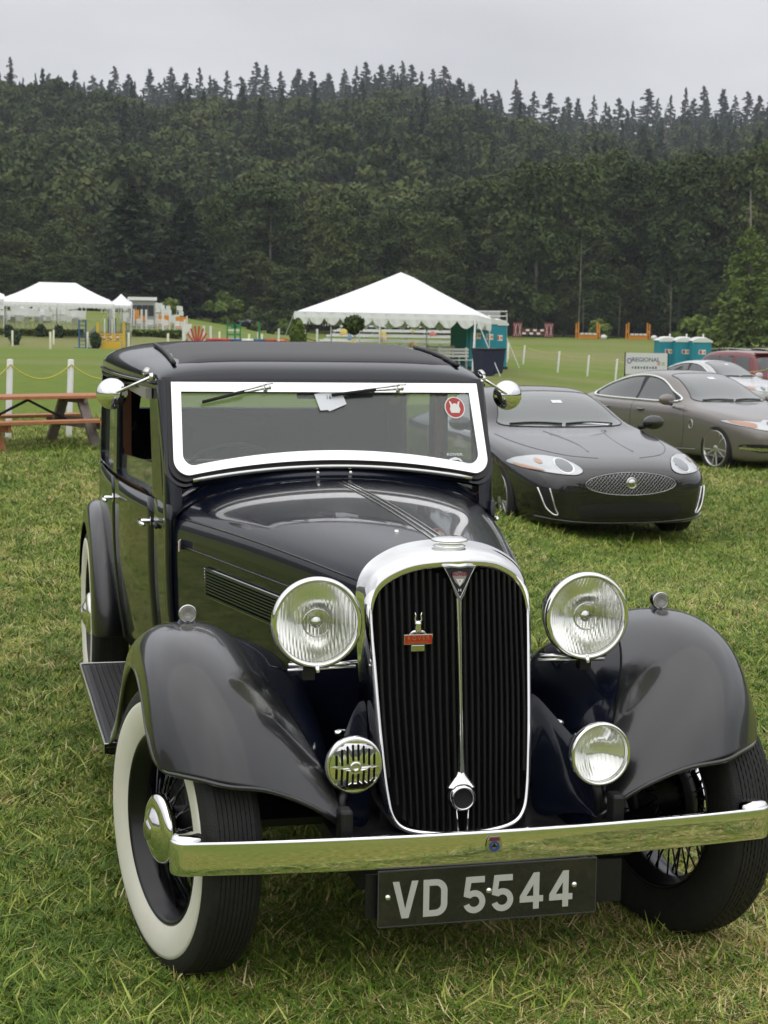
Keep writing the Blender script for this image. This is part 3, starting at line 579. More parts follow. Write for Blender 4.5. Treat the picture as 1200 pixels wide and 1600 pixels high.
for a in (0, radians(48), radians(-48), radians(90)):
    MB().box((-(mbq.x+.0065), mbq.y-.03, mbq.z+.012), (.0015, .052 if a != radians(90) else .028, .007), M=RZb@Matrix.Rotation(a*(.62 if abs(a) < 1.5 else 1), 3, 'X')).obj('flag_stripe', red if a in (0, radians(90)) else red, ub_, smooth=False)
# --- scuttle (between bonnet and windscreen)
def scut(y, lift, k):
    h = [Vector(p) for p in hood_sec(1)]; o = []
    for i, p in enumerate(h):
        q = Vector((p.x+.004, y, p.z)); f = sm(3, 7, i); q.z += lift*f
        if i < 5: q.x = bx(max(1.34, y), q.z)*1.0
        o.append(q)
    return [(-p.x, p.y, p.z) for p in o]+[(p.x, p.y, p.z) for p in o[-2::-1]]
rows = [scut(1.338, .002, 0), scut(1.345, .0055, 0), scut(1.356, .006, 0), scut(1.368, .012, 0), scut(1.380, .030, 0), scut(1.398, .050, 0), scut(1.44, .058, 0)]
MB().grid(rows).obj('scuttle', paint, RO, sub=2)
# --- windscreen
def wfn(o=0): return lambda u, v, t: (u, wy(v)-(o+t)*.89, v+(o+t)*.458)
zt_, zb_ = 1.372, 1.078
def wout(ins):
    w0 = .530-ins; w1 = .524-ins; P = []
    top = zt_-ins; r = .050-ins*.5; wr_ = w0-r; bot = lambda x: zb_+ins+.045*(1-(min(abs(x), wr_)/wr_)**2)
    P.append((-w1, top)); P.append((w1, top))
    for k in range(9):
        a = radians(0-90*k/8); P.append((w0-r+r*cos(a), bot(.5)+r+r*sin(a)))
    for x in np.linspace(w0-r-.01, -(w0-r-.01), 25): P.append((x, bot(x)))
    for k in range(9):
        a = radians(270-90*k/8); P.append((-w0+r+r*cos(a), bot(.5)+r+r*sin(a)))
    return P
plate('windscreen_frame', [wout(0), wout(.031)[::-1]], wfn(.004), .014, chrome, RO, smooth=True, bevel=.003)
plate('windscreen_gasket', [wout(-.014), wout(.002)[::-1]], wfn(-.012), .014, pblack, RO, smooth=True, bevel=.003)
plate('windscreen_glass', [wout(.030)], wfn(.0), .005, pane, RO)
low = [(x, zb_-.018+.046*(1-(x/.5)**2)) for x in np.linspace(-.47, .47, 25)]
MB().tube([Vector(wfn(.008)(x, z, 0)) for x, z in low], .008, 8).obj('windscreen_lower_trim', chrome_d, RO)
sur = wout(-.026)
plate('windscreen_surround', [sur, wout(-.010)[::-1]], wfn(-.028), .018, paint, RO, smooth=True, bevel=.006)
rows = []     # rounded front pillars joining the surround to the body sides
for s in (-1, 1):
    rows = []
    for z in np.linspace(.62, 1.385, 18):
        y = max(wy(z), 1.352+.02*sm(.9, 1.1, z)); y = y+.0; x0 = bx(y+.06, z)+.001
        rows.append([(s*(x0-.055), y+.012, z+.004), (s*(x0-.034), y+.004, z+.002), (s*(x0-.014), y+.006, z), (s*(x0-.002), y+.022, z), (s*(x0+.001), y+.045, z), (s*x0, y+.085, z)])
    MB().grid(rows).obj('windscreen_pillar', paint, RO, sub=1)
# wipers, windscreen stickers
def wpt(x, z, o): return Vector(wfn(o)(x, z, 0))
for (px, pz, ex, ez) in ((-.21, 1.358, -.425, 1.312), (.245, 1.358, .012, 1.336)):
    mb = MB(); mb.lathe([(.0, .03), (.007, .028), (.009, .018), (.008, .0)], 14, AX['-y'], tuple(wpt(px, pz, .012))); w = mb.obj('wiper', chrome, RO)
    a, b = wpt(px, pz, .034), wpt(ex, ez, .016); c = a.lerp(b, .52)
    MB().tube([a, c], [.0042, .003], 6).obj('wiper_arm', chrome_d, w); d = (b-a).normalized(); up = Vector((0, .458, .89))
    MB().beam(a.lerp(b, .35)-Vector((0, .004, .004)), b-Vector((0, .004, .004)), .006, .010).obj('wiper_blade', rubber, w)
    MB().beam(a+Vector((0, 0, .002)), a-(b-a)*.10, .012, .006).obj('wiper_knob', chrome, w)
plate('entry_card', [[(-.046, 1.337), (.046, 1.352), (.062, 1.305), (.0, 1.281), (-.003, 1.286), (-.03, 1.284)]], (lambda u, v, t: tuple(wpt(u, v, .010+t)+Vector((0, 0, 0)))), .0008, paper, RO)
text('card_number', '16', .020, Matrix.Translation(wpt(.002, 1.326, .0118))@Matrix.Rotation(radians(62.7), 4, 'X'), mat('ink', (.05, .06, .12), .6), RO, ext=.0002)
stk = plate('round_sticker', [circ(.440, 1.296, .036, 32)], wfn(.0062), .0006, whitep, RO)
plate('sticker_field', [circ(.440, 1.296, .032, 32)], wfn(.0070), .0006, mat('sticker_red', (.42, .035, .03), .4), stk)
fig = [(.426, 1.278), (.454, 1.278), (.459, 1.290), (.455, 1.300), (.459, 1.318), (.452, 1.314), (.449, 1.305), (.444, 1.309), (.436, 1.309), (.431, 1.305), (.428, 1.314), (.421, 1.318), (.425, 1.300), (.421, 1.290)]
plate('sticker_figure', [fig], wfn(.0077), .0006, whitep, stk)
plate('window_decal', [[(.392, 1.118), (.402, 1.129), (.42, 1.134), (.438, 1.129), (.446, 1.118), (.437, 1.121), (.432, 1.125), (.408, 1.125), (.403, 1.121)]], wfn(.0062), .0006, paper, RO)
text('window_decal_lettering', 'ROVER', .014, Matrix.Translation(wpt(.42, 1.142, .0068))@Matrix.Rotation(radians(62.7), 4, 'X'), paper, RO, ext=.0002, sx=1.3)
# --- roof
_zt = smooth_interp([1.525, 1.55, 1.60, 1.66, 1.8, 2.0, 2.2, 2.5, 2.8, 3.0, 3.2, 3.45, 3.7, 3.9, 4.03], [1.380, 1.412, 1.435, 1.449, 1.468, 1.484, 1.493, 1.498, 1.485, 1.458, 1.41, 1.31, 1.15, .96, .80])
ys = [1.528, 1.534, 1.545, 1.565, 1.60, 1.66, 1.8, 2.0, 2.2, 2.45, 2.7, 2.9, 3.05]
def roofrow(y, n=15):
    zr = 1.368; zt = _zt(y); H = max(.006, zt-zr); X = bx(y, 1.37); o = []
    if y < 1.535: X -= .012
    for k in range(n):
        a = pi/2*k/(n-1); o.append((X*cos(a)**.5 if k < n-1 else 0, y-.0*sin(a), zr+H*sin(a)**.56))
    return [(-x, y_, z) for x, y_, z in o]+[(x, y_, z) for x, y_, z in o[-2::-1]]
roof = MB().grid([roofrow(y) for y in ys]).obj('roof', paint, RO, sub=1, solid=.012)
def roofz(x, y):
    zr = 1.368; zt = _zt(y); X = bx(y, 1.37); c = min(1, (abs(x)/X))**2; a = math.acos(c); return zr+(zt-zr)*sin(a)**.56
rows = [[(x, y, roofz(x, y)+.006-(0.008 if j in (0, 6) or i in (0, 12) else 0)) for i, x in enumerate(np.linspace(-.492, .492, 13))] for j, y in enumerate([1.662, 1.668, 1.8, 1.95, 2.1, 2.222, 2.228])]
MB().grid(rows).obj('sliding_roof', vinyl, RO)
for s in (-1, 1): MB().tube([(s*.497, y, roofz(.497, y)+.006) for y in np.linspace(1.645, 2.24, 12)], .0075, 8).obj('roof_rail', pblack, RO)
for s in (-1, 1):
    MB().lathe([(0, .014), (.013, .012), (.017, .004), (.017, 0)], 16, Matrix.Rotation(radians(55*s), 3, 'Y')@Matrix.Scale(1.6, 3, (0, 1, 0)), c=(s*.587, 1.66, 1.405)).obj('pillar_lamp', chrome_d, RO)
MB().tube([(s_*(bx(y, 1.37)+.004), y, 1.372) for s_, y in [(-1, yy) for yy in np.linspace(1.56, 3.0, 14)]], .006, 6).obj('rain_gutter', paint, RO)
MB().tube([(bx(y, 1.37)+.004, y, 1.372) for y in np.linspace(1.56, 3.0, 14)], .006, 6).obj('rain_gutter', paint, RO)
# --- body sides, doors
def side(name, s, y0, y1, z0, z1, m=paint, ny=8, nz=12, out=0, fy0=None, fy1=None, solid=.014):
    rows = []
    for z in np.linspace(z0, z1, nz):
        a = fy0(z) if fy0 else y0; b = fy1(z) if fy1 else y1
        rows.append([(s*(bx(y, z)+out), y, z) for y in np.linspace(a, b, ny)])
    return MB().grid(rows).obj(name, m, RO, solid=solid, off=(-1 if s > 0 else 1))
ZB = .985
for s in (-1, 1):
    side('cowl_panel', s, 1.34, 1.565, .36, .99, ny=5)
    fd = side('front_door', s, 1.572, 2.262, .37, ZB, ny=8); rd = side('rear_door', s, 2.270, 2.93, .37, ZB, ny=8)
    side('rear_quarter_panel', s, 2.938, 3.06, .45, ZB+.0, ny=3)
    # window band: one sheet with rounded openings, door glass and chrome-free frames
    outl = [(1.43, ZB), (3.06, ZB), (3.06, 1.372), (1.575, 1.372)]
    w1 = [(1.605, 1.005), (2.215, 1.005), (2.235, 1.025), (2.245, 1.325), (2.225, 1.345), (1.70, 1.345), (1.665, 1.33), (1.595, 1.03)]
    w2 = rrect(2.315, 1.005, 2.90, 1.345, .035)
    P = lambda u, v, t: (s*(bx(u, v)-t), u, v)
    band = plate('window_band', [outl, w1[::-1], w2[::-1]], P, .030, paint, RO, smooth=True, bevel=.003)
    plate('door_glass', [[(2.33, 1.0), (2.89, 1.0), (2.89, 1.35), (2.33, 1.35)]], lambda u, v, t: (s*(bx(u, v)-.018-t), u, v), .004, pane, RO)
    plate('door_glass', [[(1.60, 1.0), (2.23, 1.0), (2.24, 1.08), (1.625, 1.10)]], lambda u, v, t: (s*(bx(u, v)-.020-t), u, v), .004, pane, RO)
    for yy, zz in ((1.60, .905), (2.30, .905)):
        X = bx(yy, zz); h = MB().lathe([(0, .002), (.017, .003), (.018, 0)], 16, AX['x' if s > 0 else '-x'], (s*X, yy+.03, zz)).lathe([(.008, 0), (.008, .028), (.006, .034)], 12, AX['x' if s > 0 else '-x'], (s*X, yy+.03, zz)).obj('door_handle', chrome, RO)
        MB().tube([(s*(X+.034), yy+.045, zz), (s*(X+.040), yy+.02, zz), (s*(X+.042), yy-.03, zz+.001), (s*(X+.040), yy-.075, zz+.002), (s*(X+.034), yy-.09, zz+.002)], [.006, .009, .0075, .009, .005], 10).obj('grip', chrome, h)
    for yy in (1.50,):
        MB().tube([(s*(bx(yy, .9)+.006), yy+.0, .90), (s*(bx(yy, .9)+.006), yy+.06, .905)], .007, 8).obj('door_hinge', pblack, RO)
    MB().box((s*(bx(2.30, .62)+.012), 2.90, .60), (.03, .05, .05)).obj('door_stop', chrome_d, RO, bevel=.004)
# cream inside edge of the near window, wooden inner post
MB().box((-.585, 1.92, 1.335), (.02, .60, .035)).obj('window_blind', lining, RO, smooth=False)
for s in (-1, 1):
    MB().box((s*.60, 2.28, 1.17), (.03, .085, .36)).obj('inner_door_post', wood, RO, smooth=False)
    MB().tube([(s*(bx(y, .985)-.04), y, .985) for y in np.linspace(1.62, 2.85, 8)], .016, 8).obj('door_capping', wood, RO)
# --- rear of the body with back window
rows = []
ysr = [3.045, 3.28, 3.45, 3.68, 3.8, 3.95, 4.05]
prof = []
def rearsec(y):
    zt = _zt(y); X = _B(y); o = [(X*.94, .40), (X*.97, .6), (X, .8), (X, min(.96, zt-.14)), (X*.975, min(1.2, zt-.08)), (X*.93, zt-.045), (X*.83, zt-.018), (X*.80, zt-.008), (.42, zt), (0, zt+.001)]
    o = [(min(a, X), b) for a, b in o]
    return [(-a, y, b) for a, b in o]+[(a, y, b) for a, b in o[-2::-1]]
G = MB().grid([rearsec(y) for y in ysr]); nn = 19
# leave the back window open: centre columns between the second and third stations
keep = [f for f in G.F if not (all(min(f) // nn in (1, 2) for _ in (0,)) and all(8 <= (i % nn) <= 10 for i in f))]
rear = mobj('rear_body', G.V, keep, paint, RO, solid=.012)
gq = [i for f in G.F if f not in keep for i in f]; gv = sorted(set(gq)); im = {v: i for i, v in enumerate(gv)}
mobj('back_window', [tuple(Vector(G.V[i])-Vector((0, 0, .006))) for i in gv], [tuple(im[i] for i in f) for f in G.F if f not in keep], pane, RO)
MB().box((0, 4.02, .62), (.9, .02, .5)).obj('tail_panel', paint, RO, smooth=False)
# --- interior
MB().box((0, 2.35, .34), (1.1, 2.2, .04)).obj('cabin_floor', dark_in, RO, smooth=False)
MB().box((0, 1.50, .82), (1.05, .06, .34)).box((0, 1.52, .985), (1.08, .10, .03)).obj('dashboard', wood, RO, smooth=False, bevel=.01)
for sx in (-.27, .27):
    st = MB().box((sx, 2.42, .74), (.48, .12, .56), M=Matrix.Rotation(radians(-10), 3, 'X')).obj('front_seat', leather, RO, bevel=.04, smooth=True)
    MB().box((sx, 2.17, .52), (.46, .46, .16)).obj('seat_cushion', leather, st, bevel=.03)
    for k in range(7): MB().tube([(sx-.2+k*.066, 2.33, .60), (sx-.2+k*.066, 2.372, .80), (sx-.2+k*.066, 2.40, .97)], .022, 8).obj('seat_pleat', leather, st)
MB().box((0, 3.15, .72), (1.15, .16, .50), M=Matrix.Rotation(radians(-12), 3, 'X')).obj('rear_seat', leather, RO, bevel=.04)
sw = MB(); c0 = Vector((-.29, 1.72, .985)); Mw = Matrix.Rotation(radians(-62), 3, 'X')
sw.tube([c0+Mw@Vector((.20*cos(a), .20*sin(a), 0)) for a in np.linspace(0, 2*pi, 40)], .009, 8, cap=False); sw = sw.obj('steering_wheel', pblack, RO)
for a in (90, 210, 330): MB().tube([c0, c0+Mw@Vector((.2*cos(radians(a)), .2*sin(radians(a)), 0))], .007, 6).obj('spoke', nickel, sw)
MB().tube([c0, c0+Vector((0, -.25, -.30))], .018, 8).obj('steering_column', pblack, sw)
MB().box((0, 1.60, 1.345), (.17, .015, .05)).obj('rear_view_mirror', pblack, RO, bevel=.008)
rows = [[(x, y, roofz(x, y)-.03) for x in np.linspace(-.52, .52, 9)] for y in (1.6, 1.8, 2.2, 2.6, 3.0)]
MB().grid(rows).obj('headlining', lining, RO)
# --- front wings
ci = [(.315, -.300, .410), (.345, -.245, .505), (.395, -.175, .605), (.448, -.085, .695), (.492, .01, .752), (.52, .13, .795), (.53, .30, .785), (.53, .48, .70), (.53, .66, .57), (.53, .84, .42), (.53, 1.0, .345)]
cc = [(.612, -.372, .556), (.62, -.340, .645), (.628, -.283, .722), (.636, -.195, .785), (.642, -.085, .828), (.645, .05, .846), (.648, .24, .828), (.65, .43, .745), (.65, .60, .62), (.65, .78, .455), (.65, 1.0, .352)]
co = [(.757, -.270, .566), (.772, -.238, .622), (.775, -.190, .690), (.777, -.13, .745), (.778, -.04, .778), (.779, .07, .790), (.779, .23, .775), (.779, .41, .70), (.779, .575, .58), (.778, .74, .44), (.778, .98, .342)]
co = [(x-.010, y, z) for x, y, z in co]
sk = [(.775, -.236, .590), (.784, -.203, .625), (.786, -.145, .652), (.787, -.075, .695), (.788, .005, .722), (.788, .10, .730), (.788, .225, .712), (.788, .37, .645), (.788, .51, .54), (.787, .66, .43), (.785, .90, .335)]
sk = [(x-.010, y, z) for x, y, z in sk]
def wing(s):
    rows = []
    A0 = None
    for a, c, o, k in zip(ci, cc, co, sk):
        a, c, o, k = map(Vector, (a, c, o, k)); A0 = A0 or a
        p1 = a.lerp(c, .30)+(c-a).length*Vector((0, -.02, .10))*.8; p2 = a.lerp(c, .68)+(c-a).length*Vector((0, -.02, .11))*.7
        kk = .25 if a is A0 else 1; q1 = c.lerp(o, .42)+Vector((0, -.012*(1-kk)-.006, .022*kk)); q2 = c.lerp(o, .80)+Vector((0, -.012*(1-kk)-.004, .022*kk))
        r1 = o.lerp(k, .18)+Vector((.004, 0, 0))
        rows.append([a, p1, p2, c, q1, q2, o+Vector((-.002, 0, .004)), r1, k])
    kx = .974 if s > 0 else .997; V = [[(s*p.x*kx, p.y, p.z) for p in r] for r in rows]
    w = MB().grid(V).obj('front_wing', paint_d, RO, sub=3)
    w.modifiers.clear(); so = w.modifiers.new('sub', 'SUBSURF'); so.levels = so.render_levels = 3
    bpy.context.view_layer.update(); ev = w.evaluated_get(bpy.context.evaluated_depsgraph_get()); me = bpy.data.meshes.new_from_object(ev)
    me.transform(Matrix.Identity(4)); w.modifiers.clear(); w.data = me
    so = w.modifiers.new('solid', 'SOLIDIFY'); so.thickness = .006; so.offset = 0
    # rolled lip along the outer edge
    lip = spline([V[0][0], V[0][1], V[0][2], V[0][3], V[0][4], V[0][5], V[0][6], V[0][8]]+[V[i][8] for i in range(1, 11)], 80)
    MB().tube(lip, .0055, 8).obj('wing_beading', paint_d, w)
    # valance between wing and chassis
    rows = []
    for i in range(0, 9):
        a = Vector(ci[i]); b = Vector((.30, a.y+.02+.05*(i > 0), max(.33, a.z-.16))) ; m1 = Vector((a.x*.45+.30*.55, a.y+.035, a.z-.045-.0*i))
        rows.append([(s*a.x, a.y+.004, a.z), (s*m1.x, m1.y, m1.z), (s*b.x, b.y, b.z), (s*.27, b.y+.02, max(.30, b.z-.22))])
    MB().grid(rows).obj('wing_valance', paint, RO, sub=2)
    return w
for s in (-1, 1):
    wing(s)
    rows = []
    for t in np.linspace(0, 1, 7):
        z = .66-.30*t
        rows.append([(s*.212, yf(.2, z)+.055, z), (s*(.235+.01*t), yf(.2, z)+.05-.03*t, z-.004), (s*(.275+.02*t), -.07-.13*t**.8, .60-.20*t), (s*(.318+.0*t), -.16-.15*t, .545-.145*t)])
    MB().grid(rows).obj('splash_apron', paint, RO, sub=2)
    MB().box((s*.335, -.29, .375), (.05, .20, .07)).box((s*.335, -.335, .43), (.032, .05, .10)).obj('bumper_bracket', pblack, RO, smooth=False, bevel=.008)
    MB().tube([(s*.24, -.03, .757), (s*.30, -.045, .757), (s*.415, -.04, .757)], .0055, 8).tube([(s*.24, -.015, .742), (s*.415, -.03, .742)], .004, 8).obj('lamp_bar', chrome, RO)
    MB().tube([(s*.25, -.02, .58), (s*.285, -.05, .584), (s*.30, -.055, .585)], [.006, .010, .006], 8).obj('valance_clip', chrome, RO)
# running boards
for s in (-1, 1):
    MB().box((s*.665, 1.52, .300), (.235, 1.15, .035)).obj('running_board', pblack, RO, smooth=False, bevel=.012)
    for k in range(9): MB().box((s*(.585+.0205*k), 1.52, .3215), (.010, 1.10, .008)).obj('tread_rib', rubber, RO, smooth=False)
    MB().box((s*.785, 1.52, .305), (.008, 1.16, .034)).box((s*.68, .945, .315), (.21, .01, .014)).box((s*.68, 2.095, .318), (.21, .01, .012)).obj('tread_edge', chrome_d, RO, smooth=False, bevel=.002)
    MB().grid([[(s*.555, .95, .34), (s*.56, 1.3, .34), (s*.58, 2.1, .34)], [(s*.555, .95, .42), (s*.565, 1.3, .42), (s*.60, 2.1, .42)]]).obj('sill_panel', paint, RO)
    # rear wing
    def rc(a, R): return (2.92-R*cos(a), .36+R*sin(a))
    rows = []
    for a in np.linspace(radians(-2), radians(168), 16):
        R = .452+.02*cos(a); row = []
        for (x, dr) in ((.55, -.05), (.60, .0), (.65, .018), (.685, .010), (.702, -.012), (.709, -.045), (.711, -.075)):
            y, z = rc(a, R+dr); row.append((s*x, y, z))
        rows.append(row)
    MB().grid(rows).obj('rear_wing', paint_d, RO, sub=2, solid=.006)
# paper scrap on the running board
MB().add([(-.70, 1.03, .33), (-.655, 1.04, .332), (-.66, 1.11, .345), (-.69, 1.09, .335)], [(0, 1, 2, 3)]).obj('paper_scrap', paper, RO, smooth=False)
# --- wheels
def tread_mat():
    m = mat('tread_rubber', (.013, .013, .013), .6); t = m.node_tree; c = t.nodes.new('ShaderNodeTexCoord'); w = t.nodes.new('ShaderNodeTexWave'); w.wave_type = 'BANDS'
    return m
def wheel(loc, rz, s, ww=True, label=None):
    w = bpy.data.objects.new('wheel', None); COL.objects.link(w); w.parent = RO; w.location = loc; w.rotation_euler = (0, 0, rz)
    A = AX['x']; Aw = Matrix.Rotation(0, 3, 'X')@A
    prof = [(.226, -.052), (.232, -.058), (.262, -.070), (.292, -.0745), (.318, -.073), (.336, -.067), (.3465, -.0615)]
    n = 200; V = []; F = []
    tread = [(.3495, -.059, 1), (.3535, -.053, 1), (.3560, -.046, 1), (.3530, -.0453, 0), (.3530, -.0437, 0)]
    hh = -.043
    for k_ in range(4): tread += [(.3572+.0006*k_, hh, 2+k_ % 2), (.3576+.0006*k_, hh+.0085, 2+k_ % 2), (.3540+.0006*k_, hh+.0092, 0), (.3540+.0006*k_, hh+.0105, 0)]; hh += .0112
    half = [(r, h, 0) for r, h in prof]+tread; fullp = half+[(r, -h, k) for r, h, k in half[::-1]]
    for (r, h, k) in fullp:
        for i in range(n):
            d = 0
            if k == 1 and i % 2: d = .0035
            if k in (2, 3) and (i+(k == 3)) % 2: d = .0024
            a = 2*pi*i/n; V.append(A@Vector(((r-d)*cos(a), (r-d)*sin(a), h)))
    for i in range(len(fullp)-1):
        for k in range(n): a = i*n+k; b = i*n+(k+1) % n; F.append((a, b, b+n, a+n))
    ty = mobj('tyre', V, F, rubber, w, smooth=True); sharp(ty.data, 40)
    if ww: MB().lathe([(.236, s*.0605), (.245, s*.066), (.262, s*.0722), (.285, s*.0764), (.303, s*.0762), (.313, s*.0745), (.3135, s*.072)], 96, A).obj('whitewall', white_rub, w)
    MB().lathe([(.232, -.056), (.235, -.061), (.230, -.063), (.2235, -.055), (.219, -.035), (.207, -.022), (.207, .022), (.219, .035), (.2235, .055), (.228, .063), (.235, .061), (.232, .056)], 96, A).obj('rim', rimblack, w)
    MB().lathe([(.0, -.03), (.085, -.03), (.09, -.02), (.09, s*.01), (.06, s*.025), (.055, s*.06), (.05, s*.07)] if False else [(.13, -s*.05), (.135, -s*.03), (.13, -s*.012), (.05, -s*.008), (.048, s*.06), (.0, s*.065)], 48, A).obj('brake_drum', pblack, w)
    sp = MB()
    for k in range(30):
        a = 2*pi*k/30; b = a+(.32 if k % 2 else -.32); r1 = .05; h1 = s*.058; r2 = .207; h2 = s*(-.006 if k % 3 else .016)
        sp.tube([A@Vector((r1*cos(b), r1*sin(b), h1)), A@Vector((r2*cos(a), r2*sin(a), h2))], .0032, 5)
        a2 = a+.1; sp.tube([A@Vector((r1*cos(a2-(.3 if k % 2 else -.3)), r1*sin(a2-(.3 if k % 2 else -.3)), -s*.01)), A@Vector((r2*cos(a2), r2*sin(a2), -s*.018))], .0026, 5)
    o = sp.obj('spokes', paint, w); o['kind'] = 'stuff'
    hc = MB().lathe([(.086, s*.045), (.087, s*.060), (.084, s*.066), (.079, s*.072), (.060, s*.079), (.056, s*.0765), (.052, s*.079), (.036, s*.090), (.024, s*.093), (.012, s*.094), (0, s*.0945)], 48, A).obj('hub_cap', chrome, w)
    MB().lathe([(.028, s*.0915), (.024, s*.0965), (.016, s*.0985), (0, s*.099)], 6, A).obj('hub_emblem', chrome_d, hc)
    return w
wheel((-.668, 0, .355), radians(14), -1); wheel((.636, .02, .350), radians(14), 1)
wheel((-.634, 2.92, .355), 0, -1); wheel((.634, 2.92, .355), 0, 1)
MB().tube([(-.58, .02, .30), (-.3, .0, .24), (.3, .0, .24), (.58, .02, .30)], .028, 10).obj('front_axle', pblack, RO)
MB().box((0, .9, .30), (.56, 2.3, .10)).box((0, .12, .36), (.40, .20, .10)).box((0, 2.9, .34), (.8, .1, .1)).obj('chassis', pblack, RO, smooth=False)
MB().box((0, .8, .55), (.36, 1.3, .5)).obj('engine_block', dark_in, RO, smooth=False)
MB().box((0, .66, .335), (.94, 1.24, .02)).box((0, 3.5, .36), (1.0, 1.0, .02)).obj('undertray_light_block', pblack, RO, smooth=False)  # added sheets that darken the grass below the car by blocking light
for s in (-1, 1): MB().box((s*.47, .62, .44), (.012, .90, .22)).obj('inner_wing_light_block', pblack, RO, smooth=False)  # added panels inside the wings, there to block light
# --- lamps
def lamp(name, c, R, depth, tilt=0, yaw=0, sc=1, bar=False):
    L0 = bpy.data.objects.new(name, None); COL.objects.link(L0); L0.parent = RO; L0.location = c; L0.rotation_euler = (radians(90)+tilt, 0, yaw)
    I = Matrix.Identity(3)      # local z points forward
    MB().lathe([(0, -depth), (R*.25, -depth*.97), (R*.55, -depth*.80), (R*.80, -depth*.5), (R*.93, -depth*.2), (R*.97, -.012)], 56, I).obj('lamp_bowl', chrome, L0)
    MB().lathe([(R*.97, -.016), (R*1.0, -.012), (R*1.005, -.002), (R*.985, .006), (R*.94, .009), (R*.885, .007), (R*.872, .001), (R*.872, -.006)], 64, I).obj('lamp_rim', chrome, L0)
    MB().lathe([(R*.87, -.004), (R*.7, .003+R*.02), (R*.4, .004+R*.06), (R*.15, .004+R*.075), (0, .004+R*.078)], 48, I).obj('lamp_lens', flute_glass if sc == 1 else lensg, L0)
    MB().lathe([(R*.865, -.008), (R*.74, -R*.20), (R*.52, -R*.42), (R*.28, -R*.56), (R*.12, -R*.60), (0, -R*.60)], 48, I).obj('reflector', reflect, L0)
    b = MB().lathe([(0, -R*.10), (R*.10, -R*.12), (R*.13, -R*.22), (R*.10, -R*.34), (R*.07, -R*.58)], 20, I).obj('bulb', lensg, L0)
    if sc == 1: MB().lathe([(R*.32, -R*.03), (R*.30, .0), (R*.28, -R*.03)], 32, I).lathe([(0, -R*.06), (R*.13, -R*.07), (R*.14, -R*.10)], 20, I).obj('bulb_shield', chrome_d, L0)
    return L0
def bumpy(name, col, rough, metal, scale, strength, glass=False):
    m = bpy.data.materials.new(name); m.use_nodes = True; t = m.node_tree; b = t.nodes['Principled BSDF']; b.inputs['Base Color'].default_value = (*col, 1); b.inputs['Roughness'].default_value = rough; b.inputs['Metallic'].default_value = metal
    c = t.nodes.new('ShaderNodeTexCoord'); w = t.nodes.new('ShaderNodeTexWave'); w.wave_type = 'BANDS'; w.bands_direction = 'X'; w.inputs['Scale'].default_value = scale; w.inputs['Distortion'].default_value = 0
    t.links.new(c.outputs['Object'], w.inputs['Vector']); bp = t.nodes.new('ShaderNodeBump'); bp.inputs['Strength'].default_value = strength; bp.inputs['Distance'].default_value = .002
    t.links.new(w.outputs[0], bp.inputs['Height']); t.links.new(bp.outputs[0], b.inputs['Normal'])
    if glass: b.inputs['Transmission Weight'].default_value = 1; b.inputs['IOR'].default_value = 1.12; b.inputs['Alpha'].default_value = .8
    return m
flute_glass = bumpy('fluted_lens', (.97, .98, .96), .03, 0, 70, .32, glass=True)
reflect = bumpy('reflector_silver', (.95, .95, .92), .14, 1, 34, .16)
lamp('headlamp', (-.350, -.066, .866), .113, .19, tilt=radians(-2), yaw=radians(-1)); lamp('headlamp', (.350, -.066, .862), .113, .19, tilt=radians(-2), yaw=radians(1))
lamp('fog_lamp', (.300, -.315, .572), .078, .11, tilt=radians(-2), yaw=radians(3), sc=2)
for s in (-1, 1):
    MB().tube([(s*.35, -.07, .762), (s*.35, -.085, .745)], [.008, .005], 8).obj('lamp_bolt', chrome, RO)
    MB().box((s*.362, -.02, .735), (.03, .03, .035)).obj('lamp_mount', pblack, RO, smooth=False)
MB().tube([(.325, -.28, .40), (.318, -.27, .44), (.303, -.285, .492)], .011, 8).obj('fog_lamp_bracket', pblack, RO)
# side lamps on the wings
for s in (-1, 1):
    sl = bpy.data.objects.new('side_lamp', None); COL.objects.link(sl); sl.parent = RO; sl.location = (s*.642*(.985 if s > 0 else 1), .125, .862); sl.rotation_euler = (radians(88), 0, 0)
    MB().lathe([(0, -.062), (.010, -.055), (.018, -.035), (.0225, -.012), (.0235, 0), (.0215, .003)], 32).obj('lamp_bowl', paint, sl)
    MB().lathe([(.0225, -.003), (.0235, .002), (.0200, .005), (.0195, .002)], 32).obj('lamp_rim', chrome_d, sl)
    MB().lathe([(.020, .003), (.015, .006), (.0145, .0045), (.009, .009), (.0085, .0075), (0, .010)], 32).obj('lamp_lens', mat('ribbed_lens', (.30, .29, .27), .2, coat=.5, bump=(200, .3)), sl)
    MB().lathe([(.026, 0), (.020, .008), (.012, .014), (.010, .03)], 20, Matrix.Identity(3), (s*.642*(.985 if s > 0 else 1), .14, .836)).obj('side_lamp_base', paint, RO)
